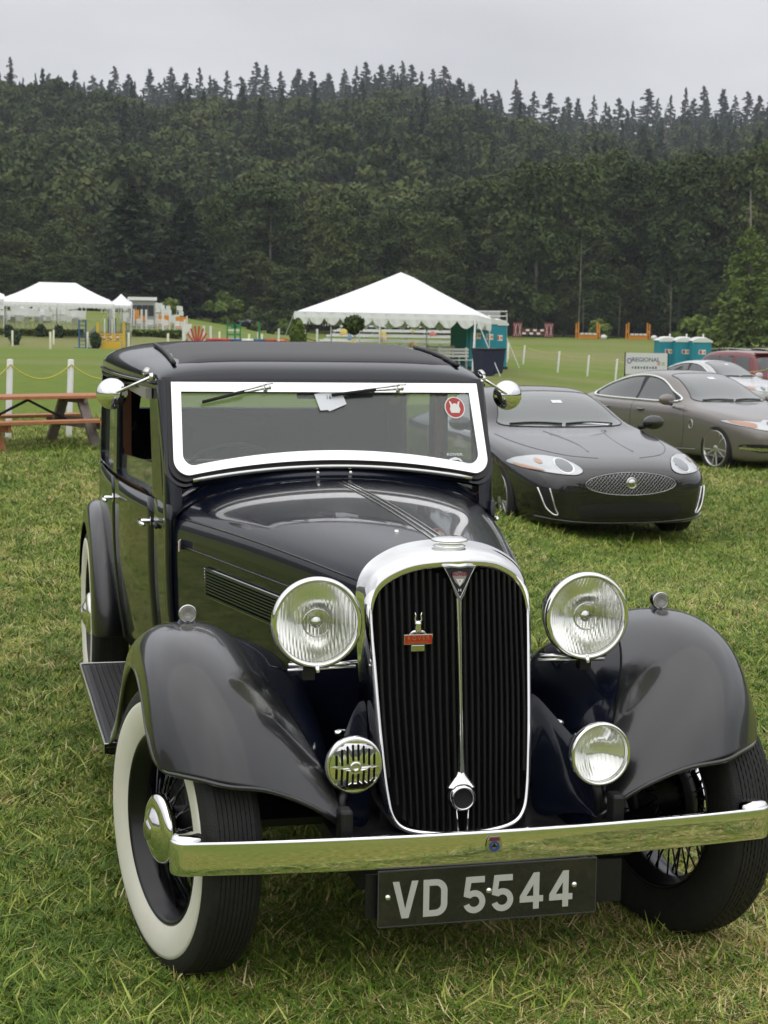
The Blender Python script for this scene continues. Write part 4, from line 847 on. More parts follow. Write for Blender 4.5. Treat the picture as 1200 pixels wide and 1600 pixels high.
# horn with slotted face
hc_ = (-.297, -.262, .560); HR = .069
hn = MB().lathe([(0, -.09), (.02, -.088), (.03, -.05), (.055, -.04), (.066, -.03), (HR, -.012), (HR+.001, -.002), (HR-.003, .004), (HR-.008, .005), (HR-.010, .001)], 56, AX['-y'], hc_).obj('horn', chrome, RO)
slots = []
for i in range(8):
    x = -.0455+i*.013
    hgt = sqrt(max(0, .054**2-x*x)); 
    for sg in (-1, 1):
        inner = .015 if abs(x) < .012 else (.0075 if abs(x) < .022 else .003)
        a, b = sorted((sg*inner, sg*hgt)); 
        if b-a > .01: slots.append(rrect(x-.0029, a, x+.0029, b, .0027, 3)[::-1])
dome = lambda u, v, t: (hc_[0]+u, hc_[1]-.003-.012*(1-(u*u+v*v)/HR**2)-t, hc_[2]+v)
plate('horn_face', [circ(0, 0, HR-.008, 48)]+slots, dome, .003, chrome, hn, smooth=True)
MB().lathe([(HR-.01, 0), (0, .0)], 40, AX['-y'], (hc_[0], hc_[1]+.006, hc_[2])).obj('horn_mesh', dark_in, hn)
MB().lathe([(.015, .012), (.014, .017), (.007, .019), (.006, .017), (0, .018)], 24, AX['-y'], hc_).obj('horn_boss', chrome, hn)
MB().tube([(-.33, -.27, .43), (-.325, -.26, .48), (-.305, -.225, .51)], .010, 8).obj('horn_bracket', pblack, RO)
# --- door mirrors
for s in (-1, 1):
    c = Vector((s*.700, 1.70, 1.330)); D = Vector((s*.10, -1, .10)).normalized()   # domed back faces forwards
    Mq = D.to_track_quat('Z', 'Y').to_matrix(); R = .053
    mr = MB().lathe([(R*.99, -.006), (R, 0), (R*.96, .012), (R*.8, .024), (R*.55, .033), (R*.25, .037), (0, .038)], 40, Mq, c).lathe([(R*.99, -.006), (R*.9, -.008), (0, -.008)], 40, Mq, c).obj('wing_mirror', chrome, RO)
    a = Vector((s*.578, 1.60, 1.392)); MB().tube([a, c+D*.030+Vector((-s*.01, 0, .0))], [.0055, .0045], 8).lathe([(0, .012), (.012, .010), (.014, 0)], 16, AX['x' if s > 0 else '-x'], a-Vector((s*.004, 0, 0))).obj('mirror_arm', chrome, mr)
# --- bumper
def bump_y(x): return -.402+.022*(abs(x)/.743)**2.2
def bump_z(x): return .009*(abs(x)/.72)**2
path = [(x, bump_y(x)) for x in np.linspace(-.715, .715, 41)]
def endc(s):
    c = (s*.712, bump_y(.712)+.030); return [(c[0]+s*.030*sin(a), c[1]-.030*cos(a)) for a in np.linspace(radians(18), radians(178), 9)]
path = [(p) for p in endc(-1)[::-1]]+path+endc(1)
sec = [(.010, .0385), (.003, .0395), (-.0005, .0390), (-.0022, .0372), (-.0030, .033), (-.0036, .012), (-.0036, -.012), (-.0030, -.033), (-.0022, -.0372), (-.0005, -.039), (.003, -.0395), (.010, -.0385), (.010, 0)]
rows = []
zc = .388
for i, p in enumerate(path):
    a = Vector(path[max(0, i-1)]); b = Vector(path[min(len(path)-1, i+1)]); t = (b-a).normalized(); n = Vector((-t.y, t.x))
    rows.append([(p[0]*(.977 if p[0] > 0 else .996)+n.x*d, p[1]+n.y*d, zc+bump_z(p[0])+z) for d, z in sec])
bu = MB().grid(rows, closed=True); bu = bu.obj('front_bumper', chrome, RO); sharp(bu.data, 50)
for s in (-1, 1):
    MB().lathe([(0, .052), (.014, .0512), (.024, .048), (.0295, .042), (.0295, -.037), (.024, -.041), (0, -.043)], 28, Matrix.Diagonal((1.25, 1, 1)), (.689 if s > 0 else -.703, bump_y(.712)+.030, zc+.009)).obj('bumper_end_roll', chrome, RO)
bc = (.006, bump_y(0)-.0065, .396)
sb = plate('bumper_badge', [[(-.017, .012), (-.012, .020), (.012, .020), (.017, .012), (.020, -.004), (.014, -.016), (0, -.020), (-.014, -.016), (-.020, -.004)]], lambda u, v, t: (bc[0]+u, bc[1]-t, bc[2]+v), .002, chrome_d, RO)
plate('badge_band', [[(-.011, .017), (.011, .017), (.013, .009), (-.013, .009)]], lambda u, v, t: (bc[0]+u, bc[1]-.0022-t, bc[2]+v), .0006, mat('badge_maroon', (.16, .03, .05), .4), sb)
plate('badge_wreath', [circ(0, 0, .0125, 20), circ(0, 0.001, .007, 14)[::-1]], lambda u, v, t: (bc[0]+u, bc[1]-.003-t, bc[2]+v-.004), .0008, blue_e, sb)
plate('badge_peak', [[(-.007, -.004), (.007, -.004), (0, .006)]], lambda u, v, t: (bc[0]+u, bc[1]-.003-t, bc[2]+v-.002), .0008, pblack, sb)
# --- number plate
px0, py0, pz0 = -.004, -.404, .281
plate_m = mat('plate_black', (.012, .012, .012), .16, coat=.7, noise=(8, .3, (.022, .022, .020)))
prim = mat('plate_rim', (.06, .06, .06), .3)
MB().box((.02, py0+.022, pz0+.0), (.63, .008, .105)).obj('plate_backing_board', pblack, RO, smooth=False)
npl = MB().box((px0, py0, pz0), (.534, .006, .135)).obj('number_plate', plate_m, RO, smooth=False, bevel=.0015)
lm = mat('plate_letter_silver', (.52, .53, .49), .5, metal=.1)
plate('plate_rim', [rrect(px0-.267, pz0-.0675, px0+.267, pz0+.0675, .003, 2), rrect(px0-.2645, pz0-.065, px0+.2645, pz0+.065, .003, 2)[::-1]], lambda u, v, t: (u, py0-.0034-t, v), .0012, prim, npl)
Hh = .088; th = .0145
def strok(P, w=th): # polyline outline
    L_, R_ = [], []; P = [Vector(p) for p in P]
    for i, p in enumerate(P):
        a = (P[i]-P[i-1]).normalized() if i else (P[1]-P[0]).normalized(); b = (P[i+1]-P[i]).normalized() if i < len(P)-1 else a
        t = (a+b).normalized(); n = Vector((-t.y, t.x)); k = w/2/max(.5, n.dot(Vector((-a.y, a.x)))); L_.append(tuple(p+n*k)); R_.append(tuple(p-n*k))
    return L_+R_[::-1]
h = Hh/2
def gV(): return [[(-.031, h), (-.0155, h), (0, -h+.022), (.0155, h), (.031, h), (.0085, -h), (-.0085, -h)]]
def gD():
    o = [(-.029, -h), (.002, -h)]+[(.002+.028*sin(a), -h+.028-.028*cos(a)) for a in np.linspace(.2, pi/2, 7)]+[(.002+.028*cos(a), h-.028+.028*sin(a)) for a in np.linspace(0, pi/2-.2, 7)]+[(.002, h), (-.029, h)]
    r = .0135; i = [(-.0145, -h+.0145), (.001, -h+.0145)]+[(.001+r*sin(a), -h+.0145+r-r*cos(a)) for a in np.linspace(.2, pi/2, 6)]+[(.001+r*cos(a), h-.0145-r+r*sin(a)) for a in np.linspace(0, pi/2-.2, 6)]+[(.001, h-.0145), (-.0145, h-.0145)]
    return [o, i[::-1]]
def g5():
    c = (0.001, -h+.0275); R = .0275; r = R-th
    O = [(c[0]+R*cos(a), c[1]+R*sin(a)) for a in np.linspace(radians(200), radians(360+118), 22)]
    I = [(c[0]+r*cos(a), c[1]+r*sin(a)) for a in np.linspace(radians(360+130), radians(205), 20)]
    return [[(-.020, h), (.026, h), (.026, h-th), (-.0075, h-th), (-.0105, c[1]+R*.93)]+[(c[0]+R*cos(a), c[1]+R*sin(a)) for a in np.linspace(radians(112), radians(-160), 26)]+[(c[0]+r*cos(a), c[1]+r*sin(a)) for a in np.linspace(radians(-160), radians(138), 24)]+[(-.0255, c[1]+.014)]]
def g4():
    b = -h+.017; return [[(.004, h), (.0185, h), (.0185, b+th), (.029, b+th), (.029, b), (.0185, b), (.0185, -h), (.004, -h), (.004, b), (-.030, b), (-.030, b+th)], [(.004, b+th), (-.014, b+th), (.004, h-.028)][::-1]]
chars = [('V', gV, -.2015), ('D', gD, -.130), ('5', g5, -.036), ('5', g5, .0325), ('4', g4, .106), ('4', g4, .179)]
for ch, fn, x in chars:
    sx_ = .98
    plate('plate_character', fn(), lambda u, v, t: (px0+x+u*sx_, py0-.0032-t, pz0-.004+v), .0016, lm, npl)
for x in (-.243, .0005, .212): MB().lathe([(0, .0055), (.004, .005), (.007, .002), (.0075, 0)], 16, AX['-y'], (px0+x, py0-.003, pz0+(.0035 if x else .002))).obj('plate_screw', chrome, npl)
# ============================================================ modern cars
tint = mat('car_glass', (.045, .050, .048), .04, coat=1.0, ior=1.6)
screen = mat('windscreen_glass_tinted', (.095, .105, .100), .05, coat=1.0, ior=1.6)
black_met = mat('graphite_metallic', (.012, .012, .0125), .22, metal=.25, coat=1.0)
bronze = mat('bronze_metallic', (.21, .19, .175), .34, metal=.5, coat=1.0)
silverp = mat('white_paint_car', (.55, .56, .57), .3, coat=1.0)
redp = mat('dark_red_paint', (.17, .012, .014), .3, coat=1.0)
trim = mat('black_trim', (.006, .006, .006), .5)
lampg = mat('headlamp_glass', (.55, .57, .58), .08, metal=.35, coat=1.0)
lampd = mat('projector_grey', (.18, .19, .2), .15, metal=.7, coat=1)
amber = mat('amber_lens', (.50, .27, .17), .2, coat=.8)
alloy = mat('alloy', (.62, .62, .61), .22, metal=.85)
tail_red = mat('tail_lamp_red', (.30, .008, .01), .15, coat=1)
tyre2 = mat('modern_tyre', (.008, .008, .008), .7)
def body_mesh(st):
    rows = []
    for (y, w, T, b, r, s) in st:
        cab = T-b; H = []
        lo = [(0, s), (w*.55, s), (w*.86, s+.005), (w*.955, s+.05), (w*.985, s+.16), (w*1.0, (s+b)*.55), (w*.995, b-.09), (w*.965, b-.02), (w*.925, b+.006*0)]
        wb = w*.925
        if cab > .16: up = [(r+(wb-.02-r)*.96, b+cab*.05), (r+(wb-.02-r)*.68, b+cab*.33), (r+(wb-.02-r)*.34, b+cab*.68), (r+.01, b+cab*.88), (r*.86, b+cab*.965), (r*.5, T), (0, T+.006)]
        else: up = [(wb*.96, b+cab*.30), (wb*.88, b+cab*.55), (wb*.74, b+cab*.76), (wb*.58, b+cab*.90), (wb*.42, b+cab*.96), (wb*.2, T), (0, T)]
        h = [(x, y, z) for x, z in lo+up]; rows.append(h+[(-x, y, z) for x, _, z in h[-2:0:-1]])
    G = MB().grid(rows, closed=True); n = len(rows[0]); G.F.append(tuple(range(n))[::-1]); G.F.append(tuple(range(len(G.V)-n, len(G.V)))); return G
class Car:
    def __init__(s, name, label, st, paint_, loc, rz, wheels, tr, wr, group=None, sub=2):
        s.root = empty(name, loc, rz, label, 'car', group); s.paint = paint_
        o = body_mesh(st).obj('body', paint_, s.root, sub=sub); bpy.context.view_layer.update()
        me = bpy.data.meshes.new_from_object(o.evaluated_get(bpy.context.evaluated_depsgraph_get())); o.modifiers.clear(); o.data = me; me.materials.clear(); me.materials.append(paint_); me.materials.append(trim)
        bm = bmesh.new(); bm.from_mesh(me); bmesh.ops.recalc_face_normals(bm, faces=bm.faces); s.bvh = BVHTree.FromBMesh(bm); bm.to_mesh(me); bm.free()
        cut = MB()
        for (x, y) in wheels:
            sg = 1 if x > 0 else -1; cut = MB(); M = AX['x']
            cut.lathe([(wr, sg*.58), (wr, sg*1.2)], 40, M, (0, y, tr)); n = 40; cut.F.append(tuple(range(n))[::-1]); cut.F.append(tuple(range(n, 2*n)))
            c = cut.obj('cutter', trim, smooth=False); merge_doubles(c); b = o.modifiers.new('arch', 'BOOLEAN'); b.object = c; b.operation = 'DIFFERENCE'; b.solver = 'EXACT'
            bpy.context.view_layer.update(); me2 = bpy.data.meshes.new_from_object(o.evaluated_get(bpy.context.evaluated_depsgraph_get())); o.modifiers.clear(); o.data = me2; bpy.data.objects.remove(c)
        o.data.polygons.foreach_set('use_smooth', [True]*len(o.data.polygons)); sharp(o.data, 38); s.body = o
    def patch(s, name, loop, axis, m, off=.003, step=.06, start=3, holes=(), parent=None, thick=0):
        """a panel of any outline laid on the bodywork. axis: 'front','left','right','top','rear'"""
        P, T = loops_fill([loop]+list(holes)); bm = bmesh.new(); vs = [bm.verts.new(p) for p in P]
        for t in T:
            try: bm.faces.new([vs[i] for i in t])
            except ValueError: pass
        xs = [p.x for p in P]; ys = [p.y for p in P]
        for lo, hi, nrm in ((min(xs), max(xs), (1, 0, 0)), (min(ys), max(ys), (0, 1, 0))):
            c = lo+step
            while c < hi: bmesh.ops.bisect_plane(bm, geom=bm.verts[:]+bm.edges[:]+bm.faces[:], plane_co=Vector(nrm)*c, plane_no=nrm); c += step
        last = None
        for v in bm.verts:
            a, b = v.co.x, v.co.y
            o, d = {'front': ((a, -start, b), (0, 1, 0)), 'rear': ((a, start+6, b), (0, -1, 0)), 'left': ((-3, a, b), (1, 0, 0)), 'right': ((3, a, b), (-1, 0, 0)), 'top': ((a, b, 4), (0, 0, -1))}[axis]
            h = s.bvh.ray_cast(Vector(o), Vector(d))
            if h[0] is None: h = s.bvh.find_nearest(Vector(o)+Vector(d)*(start if axis != 'top' else 3))
            v.co = h[0]+h[1]*off
        bmesh.ops.recalc_face_normals(bm, faces=bm.faces); me = bpy.data.meshes.new(name); bm.to_mesh(me); bm.free(); o = link(name, me, parent or s.root, m)
        return o
    def line(s, name, pts, axis, m, r=.004, off=.001, n=30, start=3, parent=None):
        out = []
        for p in spline([(a, b, 0) for a, b in pts], n):
            a, b = p.x, p.y; o, d = {'front': ((a, -start, b), (0, 1, 0)), 'rear': ((a, 9, b), (0, -1, 0)), 'left': ((-3, a, b), (1, 0, 0)), 'right': ((3, a, b), (-1, 0, 0)), 'top': ((a, b, 4), (0, 0, -1))}[axis]
            h = s.bvh.ray_cast(Vector(o), Vector(d))
            if h[0] is not None: out.append(h[0]+h[1]*off)
        return MB().tube(out, r, 6).obj(name, m, parent or s.root)
def alloy_wheel(parent, x, y, R, rz=0, rim=.26, spokes=10):
    s = 1 if x > 0 else -1; w = bpy.data.objects.new('wheel', None); COL.objects.link(w); w.parent = parent; w.location = (x, y, R); w.rotation_euler = (0, 0, rz); A = AX['x']
    MB().lathe([(rim, -s*.20), (R*.93, -s*.21), (R, -s*.18), (R, -s*.03), (R*.985, -s*.01), (R*.93, s*.003), (rim+.01, s*.0), (rim, -s*.012)], 56, A).obj('tyre', tyre2, w)
    MB().lathe([(rim+.004, -s*.004), (rim-.004, s*.003), (rim-.018, -s*.006), (rim-.024, -s*.03), (rim-.03, -s*.16)], 56, A).obj('rim', alloy, w)
    MB().lathe([(0, -s*.09), (.19, -s*.09)], 32, A).obj('brake_disc', trim, w)
    sp = MB()
    for k in range(spokes//2):
        for dd in (-1, 1):
            a = 2*pi*k/(spokes//2)+dd*.10; b = 2*pi*k/(spokes//2)+dd*.20
            sp.beam(A@Vector((.045*cos(a), .045*sin(a), -s*.028)), A@Vector(((rim-.012)*cos(b), (rim-.012)*sin(b), -s*.012)), .026, .022, up=(1, 0, 0))
    sp.lathe([(.065, -s*.035), (.06, -s*.014), (.03, -s*.006), (0, -s*.005)], 20, A); sp.obj('spokes', alloy, w, smooth=False, bevel=.004); return w
def ell(cx, cy, a, b, n=36, p=2.0, rot=0):
    o = []
    for k in range(n):
        t = 2*pi*k/n; c, s_ = cos(t), sin(t); x = a*abs(c)**(2/p)*(1 if c > 0 else -1); y = b*abs(s_)**(2/p)*(1 if s_ > 0 else -1); o.append((cx+x*cos(rot)-y*sin(rot), cy+x*sin(rot)+y*cos(rot)))
    return o
def scl(loop, k, c=None):
    c = c or (sum(p[0] for p in loop)/len(loop), sum(p[1] for p in loop)/len(loop)); return [(c[0]+(x-c[0])*k, c[1]+(y-c[1])*k) for x, y in loop]
def mirror_x(loop): return [(-x, y) for x, y in loop[::-1]]
def smoothl(P, n=40): return [(p.x, p.y) for p in spline([(a, b, 0) for a, b in P], n, closed=True)]
# ---------------- dark grey coupe
XK = [(0, .50, .60, .55, .30, .25), (.06, .68, .665, .585, .42, .19), (.18, .80, .72, .625, .55, .165), (.40, .875, .785, .68, .62, .155), (.70, .92, .835, .745, .66, .16), (1.0, .94, .875, .80, .68, .17), (1.4, .94, .92, .86, .68, .18), (1.62, .938, .95, .885, .68, .18), (1.76, .935, 1.0, .90, .67, .18), (2.0, .93, 1.135, .91, .61, .18), (2.3, .925, 1.262, .915, .56, .18), (2.6, .925, 1.315, .92, .55, .18), (2.9, .93, 1.315, .925, .545, .18), (3.2, .935, 1.28, .93, .55, .18), (3.5, .94, 1.20, .935, .56, .18), (3.8, .935, 1.10, .935, .60, .18), (4.1, .915, 1.01, .92, .66, .19), (4.4, .87, .96, .88, .66, .22), (4.65, .80, .91, .84, .62, .28), (4.79, .66, .80, .76, .5, .36)]
c = Car('sports_coupe', 'dark grey two door coupe with oval mesh grille parked beside the vintage car', XK, black_met, (4.52, 9.77, ground_z(4.6, 10.5)), radians(1.2), [(-.9, .93), (.9, .93), (-.9, 3.68), (.9, 3.68)], .335, .372)
for x, y in ((-.925, .93), (.925, .93), (-.925, 3.68), (.925, 3.68)): alloy_wheel(c.root, x, y, .335, rim=.245)
g = ell(0, .545, .43, .098, 48); gr = c.patch('grille', scl(g, 1.06), 'front', trim, .002)
c.patch('grille_surround', scl(g, 1.14), 'front', black_met, .010, holes=[scl(g, 1.04)[::-1]])
mesh_m = mat('chrome_mesh', (.45, .45, .45), .2, metal=1)
mb = MB()
def frontpt(a, b, off):
    h = c.bvh.ray_cast(Vector((a, -3, b)), Vector((0, 1, 0))); return h[0]+h[1]*off if h[0] is not None else None
for k in range(-26, 27):
    for sg in (-1, 1):
        pts = []
        for j in range(25):
            z = .447+.196*j/24; x = k*.034+sg*(z-.545)*1.0
            if (x/.425)**2+((z-.545)/.094)**2 < 1: q = frontpt(x, z, .006); pts.append(q) if q else None
        if len(pts) > 1: mb.tube(pts, .0026, 4, cap=False)
o = mb.obj('grille_mesh', mesh_m, gr); o['kind'] = 'stuff'
c.line('grille_rim', g+[g[0]], 'front', mesh_m, .005, .004, 60, parent=gr)
q = frontpt(0, .553, .008); MB().lathe([(.054, -.006), (.052, .006), (.043, .011), (.040, .006), (.038, .006), (.03, .014), (.012, .02), (0, .02)], 28, AX['-y'], q).obj('round_badge', chrome_d, gr)
for s in (-1, 1):
    ax = 'front'
    lamp_l = smoothl([(s*.43, .665), (s*.50, .735), (s*.62, .765), (s*.74, .765), (s*.86, .735), (s*.905, .69), (s*.82, .655), (s*.66, .632), (s*.50, .625)])
    hl_ = c.patch('headlamp', lamp_l, ax, lampg, .006, step=.03)
    c.line('headlamp_seal', lamp_l+[lamp_l[0]], ax, trim, .004, .003, 60, parent=hl_)
    c.patch('projector', ell(s*.565, .693, .062, .05), ax, lampd, .010, step=.03, parent=hl_); c.patch('projector_rim', ell(s*.565, .693, .074, .060), ax, chrome, .008, step=.03, holes=[ell(s*.565, .693, .062, .05)[::-1]], parent=hl_)
    c.patch('indicator_bulb', ell(s*.735, .722, .024, .02), ax, amber, .010, step=.03, parent=hl_); c.patch('side_marker', smoothl([(s*.73, .650), (s*.80, .672), (s*.885, .690), (s*.86, .665), (s*.80, .652)], 24), ax, amber, .012, step=.03, parent=hl_)
    # chrome crescent vents at the bumper corners
    v = [(s*.80, .50), (s*.772, .42), (s*.745, .33), (s*.69, .275), (s*.63, .27), (s*.66, .30), (s*.695, .38), (s*.715, .50)]
    vt = c.patch('side_vent', [(a, b) for a, b in v], ax, trim, .004, step=.03); c.line('vent_trim', [(s*.80, .505), (s*.775, .42), (s*.745, .335), (s*.69, .278), (s*.655, .275)], ax, chrome, .008, .006, 26, parent=vt); c.line('vent_trim', [(s*.725, .505), (s*.705, .42), (s*.68, .33), (s*.655, .28)], ax, chrome, .007, .006, 26, parent=vt)
    c.line('bonnet_crease', [(s*.30, 1.45), (s*.24, 1.1), (s*.21, .75), (s*.22, .5)], 'top', black_met, .010, -.004, 30)
    c.line('bonnet_shut_line', [(s*.78, 1.5), (s*.74, 1.1), (s*.64, .72), (s*.46, .42), (s*.2, .30)], 'top', trim, .003, .0, 40)
    # side glass, mirror
    side = 'left' if s < 0 else 'right'
    sg_ = c.patch('side_window', smoothl([(2.02, .95), (2.25, 1.12), (2.6, 1.235), (2.95, 1.245), (3.35, 1.18), (3.62, 1.04), (3.45, .965), (2.8, .95)], 40), side, tint, .004)
    m_ = MB().lathe([(0, -.06), (.06, -.055), (.10, -.02), (.105, .03), (.09, .06), (0, .065)], 24, AX['-y']@Matrix.Diagonal((1.05, .68, 1)), (s*1.02, 1.86, .985)).obj('door_mirror', black_met, c.root); MB().tube([(s*.88, 1.90, .93), (s*.99, 1.87, .955)], .025, 8).obj('mirror_stalk', trim, m_)
    c.line('door_line', [(1.62, .88), (1.60, .7), (1.66, .4), (1.75, .24)], side, trim, .003, 0, 20)
c.patch('lower_intake', smoothl([(-.50, .33), (-.40, .365), (0, .375), (.40, .365), (.50, .33), (.42, .245), (0, .232), (-.42, .245)]), 'front', trim, .004)
c.line('splitter_lip', [(-.80, .25), (-.6, .225), (-.3, .205), (0, .20), (.3, .205), (.6, .225), (.80, .25)], 'front', black_met, .010, .008, 50)
ws = smoothl([(-.63, .975), (-.60, 1.06), (-.52, 1.20), (-.44, 1.255), (0, 1.275), (.44, 1.255), (.52, 1.20), (.60, 1.06), (.63, .975), (.3, .958), (-.3, .958)], 60)
wsc = c.patch('windscreen', ws, 'front', screen, .004)
c.line('windscreen_seal', ws+[ws[0]], 'front', trim, .006, .002, 80, parent=wsc)
def fpt(cc, a, b, off): h = cc.bvh.ray_cast(Vector((a, -3, b)), Vector((0, 1, 0))); return h[0]+h[1]*off
for a, b in ((-.55, -.02), (.02, .52)): MB().tube([fpt(c, x, .975+.012*sin(pi*i/8), .012) for i, x in enumerate(np.linspace(a, b, 9))], .008, 6).obj('wiper', trim, c.root)
c.patch('windscreen_sticker', rrect(.02, 1.165, .13, 1.19, .003, 2), 'front', paper, .007, step=.05)
c.patch('dashboard_paper', [(.16, .985), (.46, .965), (.50, .975), (.30, .995)], 'front', paper, .0065, step=.08)
for s in (-1, 1): MB().box((s*.35, 2.7, 1.0), (.44, .14, .3)).obj('seat_shell', trim, c.root, smooth=False)
# ---------------- bronze saloon
XF = [(0, .55, .66, .58, .35, .26), (.08, .74, .74, .635, .45, .20), (.22, .84, .81, .69, .58, .17), (.5, .905, .87, .76, .66, .165), (.9, .935, .925, .84, .7, .17), (1.3, .94, .965, .89, .70, .18), (1.55, .94, .99, .915, .69, .18), (1.75, .94, 1.07, .93, .66, .18), (2.05, .94, 1.235, .94, .61, .18), (2.35, .94, 1.37, .945, .575, .18), (2.7, .94, 1.45, .95, .56, .18), (3.1, .94, 1.46, .955, .56, .18), (3.5, .94, 1.43, .96, .56, .18), (3.9, .94, 1.335, .965, .56, .18), (4.2, .93, 1.21, .965, .58, .18), (4.45, .91, 1.10, .96, .62, .20), (4.7, .87, 1.03, .94, .66, .24), (4.88, .80, .98, .9, .62, .3), (4.96, .68, .86, .82, .5, .4)]
def saloon(label, pnt, loc, rz, group=None, detail=True):
    c = Car('saloon_car', label, XF, pnt, loc, rz, [(-.9, .92), (.9, .92), (-.9, 3.83), (.9, 3.83)], .345, .385, group)
    for x, y in ((-.93, .92), (.93, .92), (-.93, 3.83), (.93, 3.83)): alloy_wheel(c.root, x, y, .345, rim=.268)
    for s in (-1, 1):
        side = 'left' if s < 0 else 'right'
        glassl = [(1.98, 1.0), (2.25, 1.16), (2.6, 1.31), (3.0, 1.365), (3.45, 1.335), (3.9, 1.225), (4.22, 1.085), (4.24, 1.035), (4.1, 1.005), (3.2, .99)]
        gl = smoothl(glassl, 70); tr_ = c.line('window_trim', gl+[gl[0]], side, chrome, .019, .006, 90)
        w1 = smoothl([(2.06, 1.005), (2.35, 1.19), (2.65, 1.30), (2.93, 1.335), (2.97, 1.30), (2.99, 1.04), (2.96, 1.003), (2.4, 1.0)], 50); w2 = smoothl([(3.07, 1.01), (3.08, 1.30), (3.12, 1.338), (3.45, 1.31), (3.85, 1.21), (4.12, 1.09), (4.14, 1.045), (4.05, 1.02), (3.5, 1.005)], 50)
        c.patch('window_pillar', gl, side, trim, .003); c.patch('side_window', w1, side, tint, .006); c.patch('side_window', w2, side, tint, .006)
        c.line('door_line', [(3.03, .96), (3.04, .7), (3.04, .4), (3.02, .24)], side, trim, .0035, 0, 20); c.line('door_line', [(1.72, .93), (1.66, .7), (1.70, .4), (1.78, .24)], side, trim, .0035, 0, 20); c.line('door_line', [(4.05, .96), (4.02, .75), (3.75, .74)], side, trim, .0035, 0, 20)
        c.line('sill_crease', [(1.4, .30), (2.4, .27), (3.3, .28)], side, pnt, .010, .002, 20)
        for yy in (2.78, 3.72):
            h = c.bvh.ray_cast(Vector((s*3, yy, .85)), Vector((-s, 0, 0)))[0]; MB().tube([h+Vector((s*.01, -.09, 0)), h+Vector((s*.035, -.05, 0)), h+Vector((s*.035, .05, 0)), h+Vector((s*.01, .09, 0))], [.010, .016, .016, .010], 8).obj('door_handle', pnt, c.root)
            c.patch('handle_recess', ell(yy, .84, .07, .028), side, trim, .001, step=.05)
        q = c.line('wing_vent', [(1.44, .62), (1.46, .73), (1.53, .73), (1.52, .62), (1.44, .62)], side, chrome_d, .007, .004, 24)
        m_ = MB().lathe([(0, -.07), (.07, -.06), (.115, -.02), (.12, .03), (.10, .055), (0, .06)], 24, AX['-y']@Matrix.Diagonal((1.1, .72, 1)), (s*1.05, 1.97, 1.03)).obj('door_mirror', pnt, c.root)
        MB().tube([(s*.90, 2.03, .955), (s*1.01, 1.99, .98)], .030, 8).obj('mirror_stalk', trim, m_); MB().tube([(s*.97, 1.91, 1.0), (s*1.15, 1.94, 1.01)], .008, 6).obj('indicator', chrome_d, m_)
        lp = smoothl([(s*.36, .70), (s*.42, .765), (s*.54, .80), (s*.64, .77), (s*.76, .775), (s*.90, .775), (s*.88, .72), (s*.74, .665), (s*.56, .64), (s*.42, .645)], 50)
        hl_ = c.patch('headlamp', lp, 'front', lampg, .006, step=.03); c.line('headlamp_seal', lp+[lp[0]], 'front', trim, .0045, .003, 60, parent=hl_)
        c.patch('projector', ell(s*.54, .715, .055, .055), 'front', lampd, .011, step=.03, parent=hl_); c.patch('indicator_lens', smoothl([(s*.72, .735), (s*.80, .765), (s*.885, .768), (s*.85, .72), (s*.76, .685)], 24), 'front', amber, .010, step=.03, parent=hl_)
        vt = c.patch('front_vent', smoothl([(s*.50, .36), (s*.52, .42), (s*.70, .45), (s*.86, .44), (s*.86, .38), (s*.72, .33)], 30), 'front', trim, .004, step=.05); c.patch('vent_blade', [(s*.52, .355), (s*.55, .39), (s*.72, .40), (s*.87, .40), (s*.87, .37), (s*.72, .35)], 'front', chrome, .012, step=.05, parent=vt)
        tl = c.patch('tail_lamp', smoothl([(s*.40, .84), (s*.42, .92), (s*.62, .93), (s*.78, .90), (s*.78, .82), (s*.6, .80)], 30), 'rear', tail_red, .006, step=.05)
    wf = smoothl([(-.66, 1.02), (-.62, 1.13), (-.53, 1.32), (-.46, 1.395), (0, 1.415), (.46, 1.395), (.53, 1.32), (.62, 1.13), (.66, 1.02), (.3, 1.005), (-.3, 1.005)], 60)
    wsc = c.patch('windscreen', wf, 'front', screen, .004); c.line('windscreen_seal', wf+[wf[0]], 'front', trim, .007, .002, 80, parent=wsc)
    c.patch('rear_window', smoothl([(-.52, 1.10), (-.48, 1.22), (-.42, 1.33), (0, 1.35), (.42, 1.33), (.48, 1.22), (.52, 1.10), (0, 1.09)], 50), 'rear', tint, .004)
    for a, b in ((-.58, -.02), (.02, .55)): MB().tube([fpt(c, x, 1.02+.012*sin(pi*i/8), .014) for i, x in enumerate(np.linspace(a, b, 9))], .009, 6).obj('wiper', trim, c.root)
    c.patch('windscreen_sticker', rrect(.0, 1.325, .14, 1.355, .003, 2), 'front', paper, .007, step=.05)
    gg = c.patch('grille', rrect(-.30, .42, .30, .66, .06), 'front', trim, .004); c.line('grille_rim', rrect(-.30, .42, .30, .66, .06)+[(.30, .60)], 'front', chrome, .012, .005, 60, parent=gg)
    c.patch('lower_intake', rrect(-.48, .24, .48, .35, .03), 'front', trim, .004)
    return c
saloon('bronze grey four door saloon with chrome framed side windows parked right of the black coupe', bronze, (11.165, 19.097, ground_z(11.2, 21)-.02), radians(14)).root.scale = (1.035,)*3
saloon('white saloon mostly hidden behind the bronze grey car, only its roof and windows showing', silverp, (20.7, 38.5, -.66), radians(17))
